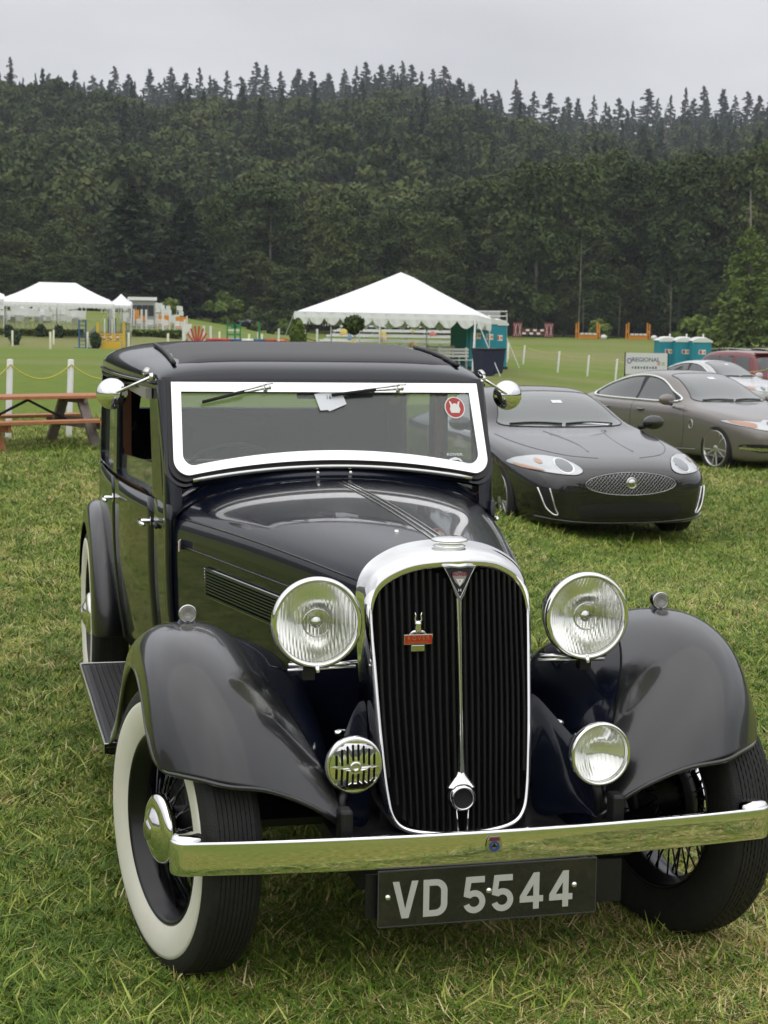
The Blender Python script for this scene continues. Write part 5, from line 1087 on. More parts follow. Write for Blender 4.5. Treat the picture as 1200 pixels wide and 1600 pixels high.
# ---------------- dark red off-roader, rear three quarter
SV = [(0, .62, .85, .76, .5, .35), (.10, .82, .93, .84, .6, .28), (.4, .90, 1.0, .92, .7, .25), (.9, .93, 1.04, .96, .7, .25), (1.3, .94, 1.08, .99, .7, .25), (1.5, .94, 1.16, 1.0, .70, .25), (1.8, .94, 1.42, 1.01, .68, .25), (2.1, .94, 1.68, 1.01, .67, .25), (2.4, .94, 1.76, 1.01, .67, .25), (3.2, .94, 1.79, 1.01, .67, .25), (4.0, .94, 1.77, 1.01, .67, .27), (4.35, .935, 1.72, 1.01, .66, .3), (4.5, .93, 1.60, 1.01, .66, .32), (4.62, .92, 1.30, 1.01, .68, .34), (4.70, .90, 1.02, .98, .72, .36), (4.74, .80, .95, .92, .6, .45)]
def suv(name, label, pnt, loc, rz):
    c = Car(name, label, SV, pnt, loc, rz, [(-.9, .95), (.9, .95), (-.9, 3.75), (.9, 3.75)], .37, .42)
    for x, y in ((-.93, .95), (.93, .95), (-.93, 3.75), (.93, 3.75)): alloy_wheel(c.root, x, y, .37, rim=.24)
    for s in (-1, 1):
        side = 'left' if s < 0 else 'right'
        for q in ([(1.95, 1.06), (2.22, 1.55), (2.85, 1.60), (2.85, 1.06)], [(2.93, 1.06), (2.93, 1.60), (3.55, 1.60), (3.62, 1.06)], [(3.74, 1.06), (3.68, 1.59), (4.25, 1.55), (4.38, 1.10)]): c.patch('side_window', q, side, tint, .004)
        c.line('door_line', [(2.89, 1.02), (2.89, .4)], side, trim, .004, 0, 10)
        c.patch('tail_lamp', rrect(min(s*.62, s*.86), .92, max(s*.62, s*.86), 1.12, .03), 'rear', tail_red, .008, step=.05)
        MB().tube([(s*.60, 2.3, 1.80), (s*.60, 3.2, 1.84), (s*.60, 4.2, 1.80)], .018, 6).obj('roof_rack_rail', chrome_d, c.root)
    c.patch('rear_window', rrect(-.62, 1.14, .62, 1.58, .06), 'rear', tint, .004)
    c.patch('windscreen', [(-.62, 1.15), (-.55, 1.60), (.55, 1.60), (.62, 1.15)], 'front', screen, .004)
    MB().box((0, 4.45, 1.70), (1.25, .22, .05)).obj('roof_spoiler', pnt, c.root, bevel=.02)
    c.patch('rear_number_plate', rrect(-.16, .80, .16, .90, .01), 'rear', whitep, .01)
    return c
suv('off_roader', 'dark red off-roader seen from the rear beyond the white saloon', redp, (22.25, 48.9, -.74), radians(196))
# ============================================================ things standing on the field
white_pl = mat('white_plastic', (.72, .73, .70), .5); canvas = mat('white_canvas', (.86, .87, .88), .7); canvas.node_tree.nodes['Principled BSDF'].inputs['Subsurface Weight'].default_value = 0
galv = mat('galvanised', (.55, .56, .56), .4, metal=.6); alu = mat('aluminium_plank', (.74, .75, .73), .45, metal=.15)
teal = mat('teal_plastic', (.010, .25, .33), .5); navy = mat('navy_plastic', (.012, .016, .05), .6)
yellow = mat('yellow_paint', (.72, .45, .03), .5); orange = mat('orange_paint', (.70, .26, .02), .5); redpt = mat('jump_red', (.52, .03, .03), .5); bluept = mat('jump_blue', (.04, .10, .24), .5); whitept = mat('jump_white', (.78, .78, .75), .5); greenpt = mat('jump_green', (.02, .20, .07), .5)
rope_m = mat('yellow_rope', (.55, .52, .08), .7); maroon = mat('maroon_paint', (.20, .02, .025), .5)
def at(px, d, dz=0): x, y = polar(az(px), d); return (x, y, ground_z(x, y)+dz)
# --- picnic table
cedar_w = mat('orange_stained_wood', (.34, .12, .045), .65, noise=(9, .28, (.48, .21, .09))); grey_w = mat('grey_wood', (.13, .10, .085), .8, noise=(14, .3, (.22, .19, .17)))  # second, greyer wood for the cleats and the right end frame
PT = empty('picnic_table', (-.32, 17.9, ground_z(-.2, 18.8)-.06), radians(25), 'wooden picnic table with attached benches on the grass left of the vintage car', 'picnic table', scale=.96)
for i in range(5): MB().box((-.15, -.31+i*.155, .745), (2.35, .142, .042)).obj('table_plank', cedar_w, PT, smooth=False, bevel=.006)
for s in (-1, 1):
    for i in range(2): MB().box((-.15, s*(.66+i*.15)-(.0 if s > 0 else 0), .445), (2.35, .138, .042)).obj('bench_plank', cedar_w, PT, smooth=False, bevel=.006)
for x in (-.86, .52):
    fr = MB(); MB().box((x, 0, .705), (.045, .74, .09)).obj('table_cleat', grey_w, PT, smooth=False); MB().box((x+.047, 0, .395), (.045, 1.62, .14)).obj('bench_bearer', grey_w if x > 0 else cedar_w, PT, smooth=False)
    for s in (-1, 1): MB().beam((x, s*.24, .72), (x, s*.70, .0), .045, .14, up=(1, 0, 0)).obj('leg', grey_w if x > 0 else cedar_w, PT, smooth=False)
for s in (-1, 1): MB().beam((-.15+s*.0, 0, .70), (s*.6-.17, 0, .42), .03, .03).obj('brace', pblack, PT, smooth=False)
# --- white posts with yellow rope near the table
def post(px, d, h, r, label, group, lean=0, m=None):
    x, y, z = at(px, d); o = MB().lathe([(r, -.05), (r, h-.01), (r*.7, h), (0, h+.002)], 12).obj('fence_post', m or white_pl); o.location = (x, y, z); o.rotation_euler = (0, lean, 0); return tag(o, label, 'post', group)
near = [(-62, 23.2, 'rope post left of the picnic table, nearest the left frame edge'), (10, 23.4, 'white post behind the left end of the picnic table'), (105, 23.6, 'white post behind the right end of the picnic table'), (205, 23.8, 'white rope post hidden behind the vintage car cabin')]
tops = []
for px, d, lb in near:
    p = post(px, d, 1.10, .042, lb, 'white posts carrying the yellow rope', radians(2)); tops.append(Vector(p.location)+Vector((.04, -.04, 1.03)))
pts = []
for a, b in zip(tops[:-1], tops[1:]):
    pts += [a.lerp(b, t)-Vector((0, 0, .20*4*t*(1-t))) for t in np.linspace(0, 1, 14)][:-1]
tag(MB().tube(pts, .011, 6).obj('rope', rope_m), 'yellow rope sagging between the white posts', 'rope')
# --- white posts across the right hand field and the far ring
cream = mat('cream_post', (.70, .68, .50), .6)
rp = [(788, 100), (813, 100), (867, 88), (913, 86), (957, 80), (1004, 78)]
tp = []
for i, (px, d) in enumerate(rp):
    p = post(px, d, 1.12, .045, ['slim white post at the left end of the right hand rope line', 'white post just right of the slim one beside the tent', 'white post in the middle of the right hand rope line', 'white post right of the middle one in front of the orange jump', 'tallest looking white post of the right hand line', 'white post directly above the white banner'][i], 'white posts of the right hand rope line', radians(4)); tp.append(Vector(p.location)+Vector((.05, 0, 1.05)))
pts = []
for a, b in zip(tp[:-1], tp[1:]): pts += [a.lerp(b, t)-Vector((0, 0, .14*4*t*(1-t))) for t in np.linspace(0, 1, 8)][:-1]
tag(MB().tube(pts, .012, 5).obj('rope', rope_m), 'thin rope strung along the right hand line of white posts', 'rope')
fl = [(18, 118), (77, 108), (82, 122), (135, 112), (150, 124), (199, 112), (260, 106), (340, 125), (386, 110), (400, 128), (406, 112), (777, 135), (789, 112)]
for px, d in fl: post(px, d, 1.1, .07, {77: 'left of two, ', 82: 'right of two, ', 400: 'left of two close ones, ', 406: 'right of two close ones, '}.get(px, '')+('nearer' if d < 115 else 'farther')+' short pale ring post, '+anchor(px).replace('above', 'below').replace('straight ', ''), 'short pale posts in the far riding ring', m=cream)
# --- the large marquee with scalloped valance
def marquee(name, label, A, B, Cc, eave, peak, ridge, scal, nsc, poles=True, vh=.30):
    """A, B, Cc: ground corners (front left, front right, back right)"""
    A, B, Cc = map(Vector, (A, B, Cc)); D = A+Cc-B; r = empty(name, A, 0, label, 'marquee'); z0 = A.z
    loc = lambda p, z: Vector((p.x-A.x, p.y-A.y, p.z-A.z+z))
    c = [loc(p, eave) for p in (A, B, Cc, D)]; mid = (c[0]+c[1]+c[2]+c[3])/4; ax = (c[2]-c[1]); lng = ax if ax.length > (c[1]-c[0]).length else (c[1]-c[0])
    p1 = mid-lng*ridge+Vector((0, 0, peak-eave)); p2 = mid+lng*ridge+Vector((0, 0, peak-eave)); V = []; F = []
    def panel(a, b, q, p, n=10):
        rows = []
        for i in range(n+1):
            t = i/n; sag = -.10*sin(pi*t)*(eave/2.3); e0 = a.lerp(b, 0); rows.append([a.lerp(q, t).lerp(b.lerp(p, t), u)+Vector((0, 0, sag*(1-.5*abs(2*u-1)))) for u in np.linspace(0, 1, 9)])
        return MB().grid(rows).obj('roof_panel', canvas, r)
    if lng is ax: panel(c[0], c[1], p1, p1); panel(c[1], c[2], p1, p2); panel(c[2], c[3], p2, p2); panel(c[3], c[0], p2, p1)
    else: panel(c[0], c[1], p1, p2); panel(c[1], c[2], p2, p2); panel(c[2], c[3], p2, p1); panel(c[3], c[0], p1, p1)
    for a, b, k in ((c[0], c[1], nsc), (c[1], c[2], max(3, int(nsc*(c[2]-c[1]).length/(c[1]-c[0]).length))), (c[2], c[3], nsc), (c[3], c[0], max(3, int(nsc*(c[2]-c[1]).length/(c[1]-c[0]).length)))):
        rows = [[], [], []]
        nrm = Vector(((b-a).y, -(b-a).x, 0)).normalized()
        for i in range(k*8+1):
            t = i/(k*8); ph = (i % 8)/8; s_ = abs(sin(pi*ph)) if scal else .6; p = a.lerp(b, t)+nrm*.03*sin(i*.9)
            rows[0].append(p+Vector((0, 0, .03))); rows[1].append(p+nrm*.02-Vector((0, 0, vh*.45))); rows[2].append(p+nrm*.02*sin(i*1.7)-Vector((0, 0, vh*.5+vh*.6*s_**.7)))
        MB().grid(rows).obj('valance', canvas, r, smooth=False)
    if poles:
        for a, b in ((c[0], c[1]), (c[1], c[2]), (c[2], c[3]), (c[3], c[0])):
            for t in (0, .5):
                p = a.lerp(b, t); MB().tube([(p.x, p.y, p.z-eave-.5), (p.x, p.y, p.z)], .035, 8).obj('pole', galv, r)
        for p, q in ((c[0], c[0]-c[1]), (c[1], c[1]-c[0]), (c[1], c[1]-c[2]), (c[2], c[2]-c[3]), (c[2], c[2]-c[1]), (c[0], c[0]-c[3])):
            d = q.normalized(); e = p+d*1.3; MB().beam(p, (e.x, e.y, e.z-eave), .03, .012).obj('guy_strap', whitept, r, smooth=False)
    return r
marquee('marquee', 'large white marquee with scalloped valance over the grandstand behind the vintage car', at(457, 70), at(737, 63), at(776, 84), 2.22, 4.15, .14, True, 11, vh=.46)
# grandstand benches
def grandstand(name, label, px0, d0, px1, d1, rows_, m, z0=.35, rise=.27, thick=.05):
    a = Vector(at(px0, d0)); b = Vector(at(px1, d1)); L_ = (b-a).length; rz = math.atan2(b.y-a.y, b.x-a.x); r = empty(name, a, rz, label, 'grandstand')
    for k in range(rows_):
        MB().box((L_/2, k*.62, z0+k*rise), (L_, .26, .09)).obj('seat_plank', m, r, smooth=False); MB().box((L_/2, k*.62-.22, z0+k*rise-.2), (L_, .30, .07)).obj('foot_plank', m, r, smooth=False)
    n = max(4, int(L_/2.2))
    for i in range(n+1):
        x = L_*i/n; MB().beam((x, -.3, 0), (x, rows_*.62, z0+rows_*rise-.1), .05, .05).beam((x, rows_*.62, -.6), (x, rows_*.62, z0+rows_*rise+.5), .05, .05).beam((x, 0, 0), (x, 0, z0), .05, .05).obj('stand_frame', galv, r, smooth=False)
    for k in range(3): MB().box((L_/2, rows_*.62+.03, z0+rows_*rise+.1+k*.25), (L_, .04, .05)).obj('back_rail', m, r, smooth=False)
    return r
grandstand('grandstand', 'long stepped aluminium grandstand under the large marquee', 476, 92, 728, 86, 6, alu)
# small set of steps/rail benches at the right end
for px, d, lb in ((692, 72, 'white slatted picnic bench under the right end of the marquee'), (712, 66, 'pale wooden crate bench beside the marquee corner pole')):
    x, y, z = at(px, d); r = empty('slatted_bench', (x, y, z), radians(20), lb, 'bench')
    for k in range(4): MB().box((0, -.1+.12*k, .45 if k < 3 else .45), (1.5, .09, .04)).obj('slat', whitept, r, smooth=False)
    for k in range(3): MB().box((0, .35, .6+.13*k), (1.5, .03, .09)).obj('back_slat', whitept, r, smooth=False)
    for sx in (-.65, .65): MB().beam((sx, -.1, 0), (sx, -.1, .45), .06, .06).beam((sx, .34, 0), (sx, .38, .95), .06, .06).obj('leg', whitept, r, smooth=False)
# people / things on the stand seen only as coloured dabs are jackets and bags laid on the planks
cols = [(.65, .50, .12), (.62, .42, .18), (.20, .30, .42), (.60, .52, .16), (.55, .20, .16), (.66, .60, .30), (.12, .12, .14), (.65, .50, .30)]
nm = [('yellow', 'left quarter'), ('tan', 'left third'), ('blue', 'left third'), ('pale yellow', 'middle'), ('red', 'right half'), ('cream', 'right half'), ('dark', 'right end'), ('orange', 'middle')]
for i, (px, row, ci_) in enumerate([(503, 3, 0), (514, 4, 1), (524, 2, 2), (566, 3, 3), (578, 2, 7), (604, 4, 5), (645, 3, 4), (668, 4, 3), (686, 2, 4), (700, 5, 6), (634, 1, 1), (540, 1, 0)]):
    a = Vector(at(476, 92)); b = Vector(at(728, 86)); t = (px-476)/252; q = a.lerp(b, t); n_ = Vector((-(b-a).y, (b-a).x, 0)).normalized(); p = q+n_*row*.62+Vector((0, 0, .38+row*.27))
    bm_ = MB().lathe([(0, .0), (.24, .0), (.28, .10), (.25, .28), (.16, .42), (.06, .46), (0, .46)], 7, Matrix.Rotation(i*.9, 3, 'Z')@Matrix.Diagonal((.85, .5, .75))); o = bm_.obj('jacket', mat('cloth_%s' % nm[ci_][0].replace(' ', '_'), cols[ci_], .8)); o.location = p
    tag(o, '%s bundle of cloth on the grandstand, %s' % (nm[ci_][0], ['near the left pole', 'beside the left marquee pole', 'next to the tan one near the left pole', 'under the middle of the marquee', 'right of the hanging flower basket', 'high in the middle of the stand', 'towards the right end, halfway up', 'upper right part of the stand', 'low on the right part of the stand', 'topmost row at the right end', 'lowest row near the middle', 'lowest row left of the basket'][i] if i else 'leftmost of all'), 'cloth')
# potted conifer and hanging basket
def foliage(name, R, H, n, seed, m, parent, card=.12):
    rg = np.random.default_rng(seed); v = rg.normal(size=(n, 3)); v /= np.linalg.norm(v, axis=1)[:, None]; r = rg.random((n, 1))**.4; C = v*r*np.array([R, R, H/2])+np.array([0, 0, H/2])
    return link(name, mesh_np(name, *quads(C, card*(.5+.8*rg.random(n)), v, rg, .6), m), parent, smooth=False)
x, y, z = at(462, 66); pt = empty('potted_shrub', (x, y, z), 0, 'upright green shrub in a red pot at the left corner of the marquee', 'potted plant')
MB().lathe([(.22, 0), (.30, .5), (.33, .52), (.33, .58), (.28, .58), (.26, .5)], 20).obj('pot', redpt, pt); f = foliage('foliage', .34, 1.45, 900, 5, bright_l, pt, .09); f.location = (0, 0, .5)
x, y, z = at(549, 64); hb = empty('hanging_basket', (x, y, z+1.35), 0, 'hanging basket of dark trailing flowers under the front edge of the marquee', 'hanging basket')
foliage('foliage', .42, .75, 900, 6, decid_l, hb, .08); MB().lathe([(.0, -.05), (.16, 0), (.22, .18)], 14).obj('basket', pblack, hb); MB().tube([(0, 0, .6), (0, 0, .95)], .01, 5).obj('chain', galv, hb); MB().tube([(.05, 0, -1.35), (.05, 0, 0)], .02, 6).obj('stand_pole', galv, hb)
# --- left marquee, small peak tent, long pavilion
marquee('marquee', 'wide white marquee far away at the left over rows of white chairs', at(5, 131), at(176, 129), at(168, 137), 2.75, 4.15, .17, False, 12, vh=.35)
marquee('marquee', 'white marquee corner just showing at the left frame edge', at(-90, 136), at(9, 135), at(5, 142), 2.75, 4.0, .1, False, 5, vh=.3)
marquee('peaked_tent', 'small white peaked tent right of the wide left marquee', at(170, 136), at(203, 136), at(204, 141), 2.35, 3.15, .0, False, 4, vh=.25)
x0, y0, z0 = at(200, 146); x1, y1, z1 = at(240, 146); r = empty('pavilion', (x0, y0, z0), math.atan2(y1-y0, x1-x0), 'long white flat roofed judging pavilion with dark windows behind the peaked tent', 'building'); Lp = sqrt((x1-x0)**2+(y1-y0)**2)
MB().box((Lp/2, 1.05, 1.1), (Lp, 2, 2.3)).obj('wall', mat('grey_white_wall', (.36, .37, .38), .7), r, smooth=False); MB().box((Lp/2, 1.0, 2.35), (Lp+.3, 2.4, .28)).obj('roof', canvas, r, smooth=False)
for k in range(4): MB().box((Lp*(.15+.23*k), -.01, 1.35), (.45, .06, .9)).obj('window', tint, r, smooth=False)
for px, d, h in ((219, 140, 1.7), (226, 140, 1.7), (252, 139, 1.7)):
    x, y, z = at(px, d); tag(MB().box((x, y, z+1.0), (.16, .16, h)).obj('jump_stand', whitept, smooth=False), 'white jump post, '+{219: 'leftmost before the pavilion', 226: 'middle one before the pavilion', 252: 'at the right corner of the pavilion'}[px], 'jump stand', 'white jump stands before the pavilion')
# white folding chairs and tables under and beside the left marquee
def chair_proto():
    r = empty('white_chair', (0, 0, 0), 0, 'white plastic chair in the far rows under the left marquee', 'chair', 'white chairs around the left marquee')
    MB().box((0, 0, .45), (.42, .42, .05)).obj('seat', white_pl, r, smooth=False); MB().box((0, .2, .78), (.42, .04, .42)).obj('backrest', white_pl, r, smooth=False)
    for sx in (-.18, .18):
        for sy in (-.18, .18): MB().box((sx, sy, .22), (.04, .04, .45)).obj('leg', white_pl, r, smooth=False)
    return r
cp = chair_proto(); cpk = [o for o in bpy.data.objects if o.parent == cp]; first = True
rr2 = random.Random(12); k = 0
for row, d in enumerate((140, 148, 155, 163, 172)):
    for px in range(2, 285, 8):
        if px > 132 and px < 196 and row < 2: continue
        if rr2.random() < .28: continue
        x, y, z = at(px+rr2.uniform(-3, 3), d+rr2.uniform(-1.5, 1.5))
        if first: o = cp; first = False
        else:
            o = cp.copy(); COL.objects.link(o)
            for c_ in cpk: q = c_.copy(); COL.objects.link(q); q.parent = o
        o.location = (x, y, z+.15); o.rotation_euler = (0, 0, rr2.uniform(-.4, .4)+(pi if rr2.random() < .4 else 0)); k += 1
tabm = MB(); tabm.lathe([(.0, .74), (.75, .74), (.76, .70), (.80, .02)], 14)
tab0 = tabm.obj('round_table', mat('table_cloth', (.70, .71, .72), .8), smooth=False); tag(tab0, 'round table under a white floor length cloth among the far chairs', 'table', 'round tables around the left marquee')
for i, (px, d) in enumerate([(14, 150), (40, 154), (66, 150), (92, 158), (118, 152), (204, 150), (232, 149), (262, 152), (80, 165), (28, 166)]):
    o = tab0 if i == 0 else tab0.copy()
    if i: COL.objects.link(o)
    o.location = Vector(at(px, d))+Vector((0, 0, .1))
hedge = mat('flower_bed', (.05, .075, .02), .9)
for i, (px0, px1, d) in enumerate(((-10, 128, 133), (205, 285, 134))):
    a = Vector(at(px0, d)); b = Vector(at(px1, d)); r = empty('low_hedge', a, math.atan2(b.y-a.y, b.x-a.x), ['low planted border in front of the chairs at the far left', 'low planted border in front of the pavilion'][i], 'hedge'); rg = np.random.default_rng(i); n = 2600; Lh = (b-a).length
    C = np.stack([rg.random(n)*Lh, rg.normal(0, .35, n), rg.random(n)**.7*.55], 1); link('foliage', mesh_np('foliage', *quads(C, .12*(.6+rg.random(n)), np.tile([0, 0, 1.], (n, 1)), rg, .6), bright_l), r, smooth=False)
for px, d in ((12, 130), (62, 131), (90, 130), (22, 121)):
    x, y, z = at(px, d); t = empty('dark_planter', (x, y, z), 0, 'small dark shrub in a tub before the rows of white chairs', 'potted plant', 'dark tubs before the white chairs'); foliage('foliage', .42, 1.1, 300, px, conif_l, t, .14); MB().lathe([(.28, 0), (.34, .35)], 12).obj('tub', pblack, t)
# --- jumps
def standard(mb, x, y, h=1.75, w=.10): mb.box((x, y, h/2), (w, w, h))
def jump(name, label, px, d, rz): x, y, z = at(px, d); return empty(name, (x, y, z), rz, label, 'show jump')
j = jump('yellow_jump', 'yellow show jump with a solid box and striped planks beside dark blue stands', 171, 112, 0)
for sx in (-1, 1):
    MB().box((sx*.85, 0, .85), (.16, .10, 1.75)).obj('stand_panel', yellow, j, smooth=False)
    for k in range(3): MB().box((sx*(1.02+.12*k), .05, .75), (.05, .06, 1.5-.3*k)).obj('wing_bar', bluept, j, smooth=False)
    MB().box((sx*1.15, .05, .05), (.75, .7, .08)).obj('wing_foot', teal, j, smooth=False)
MB().box((0, -.1, .24), (1.25, .30, .46)).obj('box_filler', yellow, j, smooth=False)
for k in range(3):
    MB().box((0, 0, .62+.17*k), (1.55, .06, .11)).obj('plank', yellow, j, smooth=False)
    for q in range(3): MB().box((-.45+.45*q, -.035, .62+.17*k), (.16, .01, .09)).obj('plank_stripe', [redpt, whitept, orange][k], j, smooth=False)
for q in range(4): MB().box((-.36+.24*q, .5, 1.25), (.07, .07, 1.5)).obj('rear_stand', bluept if q % 2 else whitept, j, smooth=False)
j = jump('blue_jump_stands', 'pair of tall dark blue jump stands left of the yellow jump', 127, 113, 0)
for sx in (-1, 1): MB().box((sx*.22, 0, .95), (.10, .10, 1.9)).obj('stand', bluept, j, smooth=False)
for k in range(7): MB().box((0, 0, .25+.25*k), (.4, .05, .05)).obj('rung', mat('pole_grey', (.2, .22, .25), .6) if k == 0 else bluept, j, smooth=False)
MB().box((0, 0, .04), (1.1, .7, .07)).obj('foot', teal, j, smooth=False)
x, y, z = at(147, 111.5); t = empty('small_fir', (x, y, z), 0, 'small dark fir in a pot between the blue stands and the yellow jump', 'tree'); foliage('foliage', .40, 1.1, 500, 8, conif_l, t, .12); MB().lathe([(.2, 0), (.25, .2)], 10).obj('pot', pblack, t)
for i, (px, d, hh) in enumerate(((216, 146, 1.5), (280, 141, 1.5), (253, 141, 1.5))):
    j = jump('orange_jump', ['orange jump wing left of the pavilion windows', 'orange jump wing right of the pavilion', 'orange jump wing in front of the pavilion corner'][i], px, d, 0); MB().box((0, 0, hh*.62), (1.1, .08, hh*.65)).obj('panel', orange, j, smooth=False); MB().box((-.5, 0, hh/2), (.1, .1, hh)).box((.5, 0, hh/2), (.1, .1, hh)).obj('stand', whitept, j, smooth=False)
j = jump('red_fan_jump', 'white jump wing with a fan of red rays and a blue base', 305, 104, radians(3))
for sx in (-.85, .85, .42): MB().box((sx, 0, .80), (.13, .10, 1.6)).obj('upright', whitept, j, smooth=False)
MB().box((-.40, 0, .80), (.13, .10, 1.6)).obj('upright', whitept, j, smooth=False)
for k in range(8):
    a = radians(22+k*19.5); MB().beam((0, -.06, .22), (.78*cos(a), -.06, .22+1.38*sin(a)), .10, .05, up=(0, 1, 0)).obj('red_ray', redpt, j, smooth=False)
MB().lathe([(0, .05), (.26, .05), (.27, 0)], 20, AX['-y'], (0, -.08, .18)).obj('blue_hub', bluept, j)
j = jump('striped_pole_jump', 'long red white and blue jump pole lying between its stands above the car roof', 382, 104, radians(2))
for k, m in enumerate((redpt, redpt, bluept, whitept, bluept, redpt, orange)): MB().tube([(-2.5+.73*k, 0, .74+.0*k), (-2.5+.73*(k+1), 0, .74)], .10, 10).obj('pole_band', m, j)
for k in range(5): MB().box((-2.6+1.3*k, .13, .33), (.10, .1, .68)).obj('foot', whitept, j, smooth=False)
for px, lb, m in ((442, 'white jump wing with red bars left of the potted shrub', redpt), (482, 'maroon and white figure panel jump wing right of the potted shrub', maroon)):
    j = jump('jump_wing', lb, px, 100, 0)
    for sx in (-.38, .38): MB().box((sx, 0, .75), (.11, .1, 1.5)).obj('upright', whitept, j, smooth=False)
    for k in range(3): MB().beam((-.33, 0, .3+.32*k), (.33, 0, .15+.32*k), .05, .15, up=(0, 1, 0)).obj('bar', m, j, smooth=False)
x, y, z = at(402, 128); j = jump('green_jump', 'green and white jump stand far away in front of the dark parked cars', 362, 128, 0)
for sx in (-.5, .5): MB().box((sx, 0, .9), (.10, .1, 1.8)).obj('stand', greenpt, j, smooth=False)
for k in range(4): MB().box((0, 0, .5+.33*k), (1.0, .06, .12)).obj('plank', [whitept, greenpt][k % 2], j, smooth=False)
j = jump('green_jump', 'narrow green jump stand with a white base left of the marquee', 362, 126, 0); j.location = at(364, 126)
j2 = jump('white_gate_jump', 'low white gate with a green stand near the far dark cars', 402, 124, 0); MB().box((0, 0, .3), (1.1, .1, .55)).obj('gate', whitept, j2, smooth=False); MB().box((0, .1, 1.1), (.14, .1, 1.5)).obj('stand', greenpt, j2, smooth=False)
MB().box((0, 0, .8), (.14, .1, 1.6)).obj('stand', greenpt, j, smooth=False); MB().box((0, 0, 1.5), (.6, .1, .3)).obj('panel', greenpt, j, smooth=False)
x, y, z = at(284, 106); j = jump('white_stand', 'tall white jump stand with pegs left of the red fan wing', 286, 110, 0); MB().box((0, 0, 1.0), (.13, .1, 2.0)).obj('upright', whitept, j, smooth=False); MB().box((.22, 0, 1.45), (.45, .08, .5)).obj('panel', whitept, j, smooth=False)
# right hand field
j = jump('maroon_jump', 'maroon and white jump with crossed panels at the far side of the right hand field', 827, 205, 0)
for sx in (-1, 1):
    MB().box((sx*2.0, 0, .95), (1.15, .08, 1.8)).obj('wing_panel', maroon, j, smooth=False)
    for q in (-1, 1):
        for a in (-1, 1): MB().beam((sx*2.0+q*.27-.16, -.06, .95-a*.75), (sx*2.0+q*.27+.16, -.06, .95+a*.75), .03, .16, up=(0, 1, 0)).obj('white_cross', whitept, j, smooth=False)
for k in range(2):
    for q in range(6): MB().box((-1.15+.46*q, 0, .55+.38*k), (.44, .06, .26)).obj('plank_block', [whitept, maroon][(q+k) % 2], j, smooth=False)
for px, lb in ((912, 'left one of the two orange jumps below the wood'), (990, 'right one of the two orange jumps below the wood')):
    j = jump('orange_jump', lb, px, 200, 0)
    for sx in (-1, 1):
        for q in (0, .28): MB().box((sx*(1.18+q), 0, 1.0-q*.3), (.13, .1, 2.0-q*.6)).obj('upright', orange, j, smooth=False)
        MB().beam((sx*1.15, 0, 1.2), (sx*1.5, 0, .7), .05, .12).obj('brace', orange, j, smooth=False)
    MB().box((0, 0, .3), (2.3, .25, .5)).obj('box_filler', orange, j, smooth=False)
    for q in range(4): MB().box((-.8+.53*q, -.14, .62), (.36, .3, .20)).obj('flower_box', whitept, j, smooth=False)
    MB().lathe([(0, 0), (.35, .05), (.4, .3), (.25, .5), (0, .55)], 12, Matrix.Identity(3), (1.9, -.3, 0)).obj('white_tub', whitept, j)
# --- portable toilets
def toilet():
    r = empty('portable_toilet', (0, 0, 0), 0, '', 'toilet'); MB().box((0, 0, 1.06), (1.10, 1.15, 2.0)).obj('cabin', teal, r, smooth=False, bevel=.03)
    MB().box((0, -.59, 1.0), (.78, .03, 1.80)).obj('door', teal, r, smooth=False, bevel=.01); MB().box((.0, -.61, 1.42), (.42, .01, .26)).obj('door_sign', whitept, r, smooth=False)
    MB().box((-.10, -.617, 1.42), (.14, .008, .20)).obj('sign_mark', redpt, r, smooth=False); MB().box((.12, -.617, 1.42), (.14, .008, .12)).obj('sign_text_block', orange, r, smooth=False)
    rows = []
    for y in np.linspace(-.62, .62, 5): rows.append([(x*.60, y, 2.06+.24*(1-abs(x)**2.6)*(1-.25*abs(y/.62)**3)) for x in np.linspace(-1, 1, 9)])
    MB().grid(rows).grid([[(x*.60, y, 1.98 if k == 0 else 2.06+.24*(1-abs(x)**2.6)*.75) for x in np.linspace(-1, 1, 9)] for k, y in ((0, -.625), (1, -.625))]).obj('roof', white_pl, r)
    MB().tube([(.35, .4, 2.1), (.35, .4, 2.45)], .05, 8).obj('vent_pipe', white_pl, r); MB().box((0, 0, .05), (1.2, 1.2, .12)).obj('skid', navy, r, smooth=False)
    return r
tp_ = toilet(); tk = [o for o in bpy.data.objects if o.parent == tp_]
for i, (px, d, rz, lb) in enumerate([(1034, 100, -.12, 'teal portable toilet at the left end of the row beyond the white banner'), (1060, 99.5, -.12, 'teal portable toilet in the middle of the row beyond the white banner'), (1086, 99, -.12, 'teal portable toilet at the right end of the row, partly behind the red off-roader'), (727, 73, .35, 'teal portable toilet nearest the marquee corner pole'), (745, 75.0, .5, 'teal portable toilet in the middle of the three beside the marquee'), (760, 77.0, .5, 'teal portable toilet furthest right beside the marquee')]):
    if i == 0: o = tp_
    else:
        o = tp_.copy(); COL.objects.link(o)
        for c_ in tk: q = c_.copy(); COL.objects.link(q); q.parent = o
    o.location = at(px, d); o.rotation_euler = (0, 0, rz); o['label'] = lb; o['group'] = 'portable toilets'
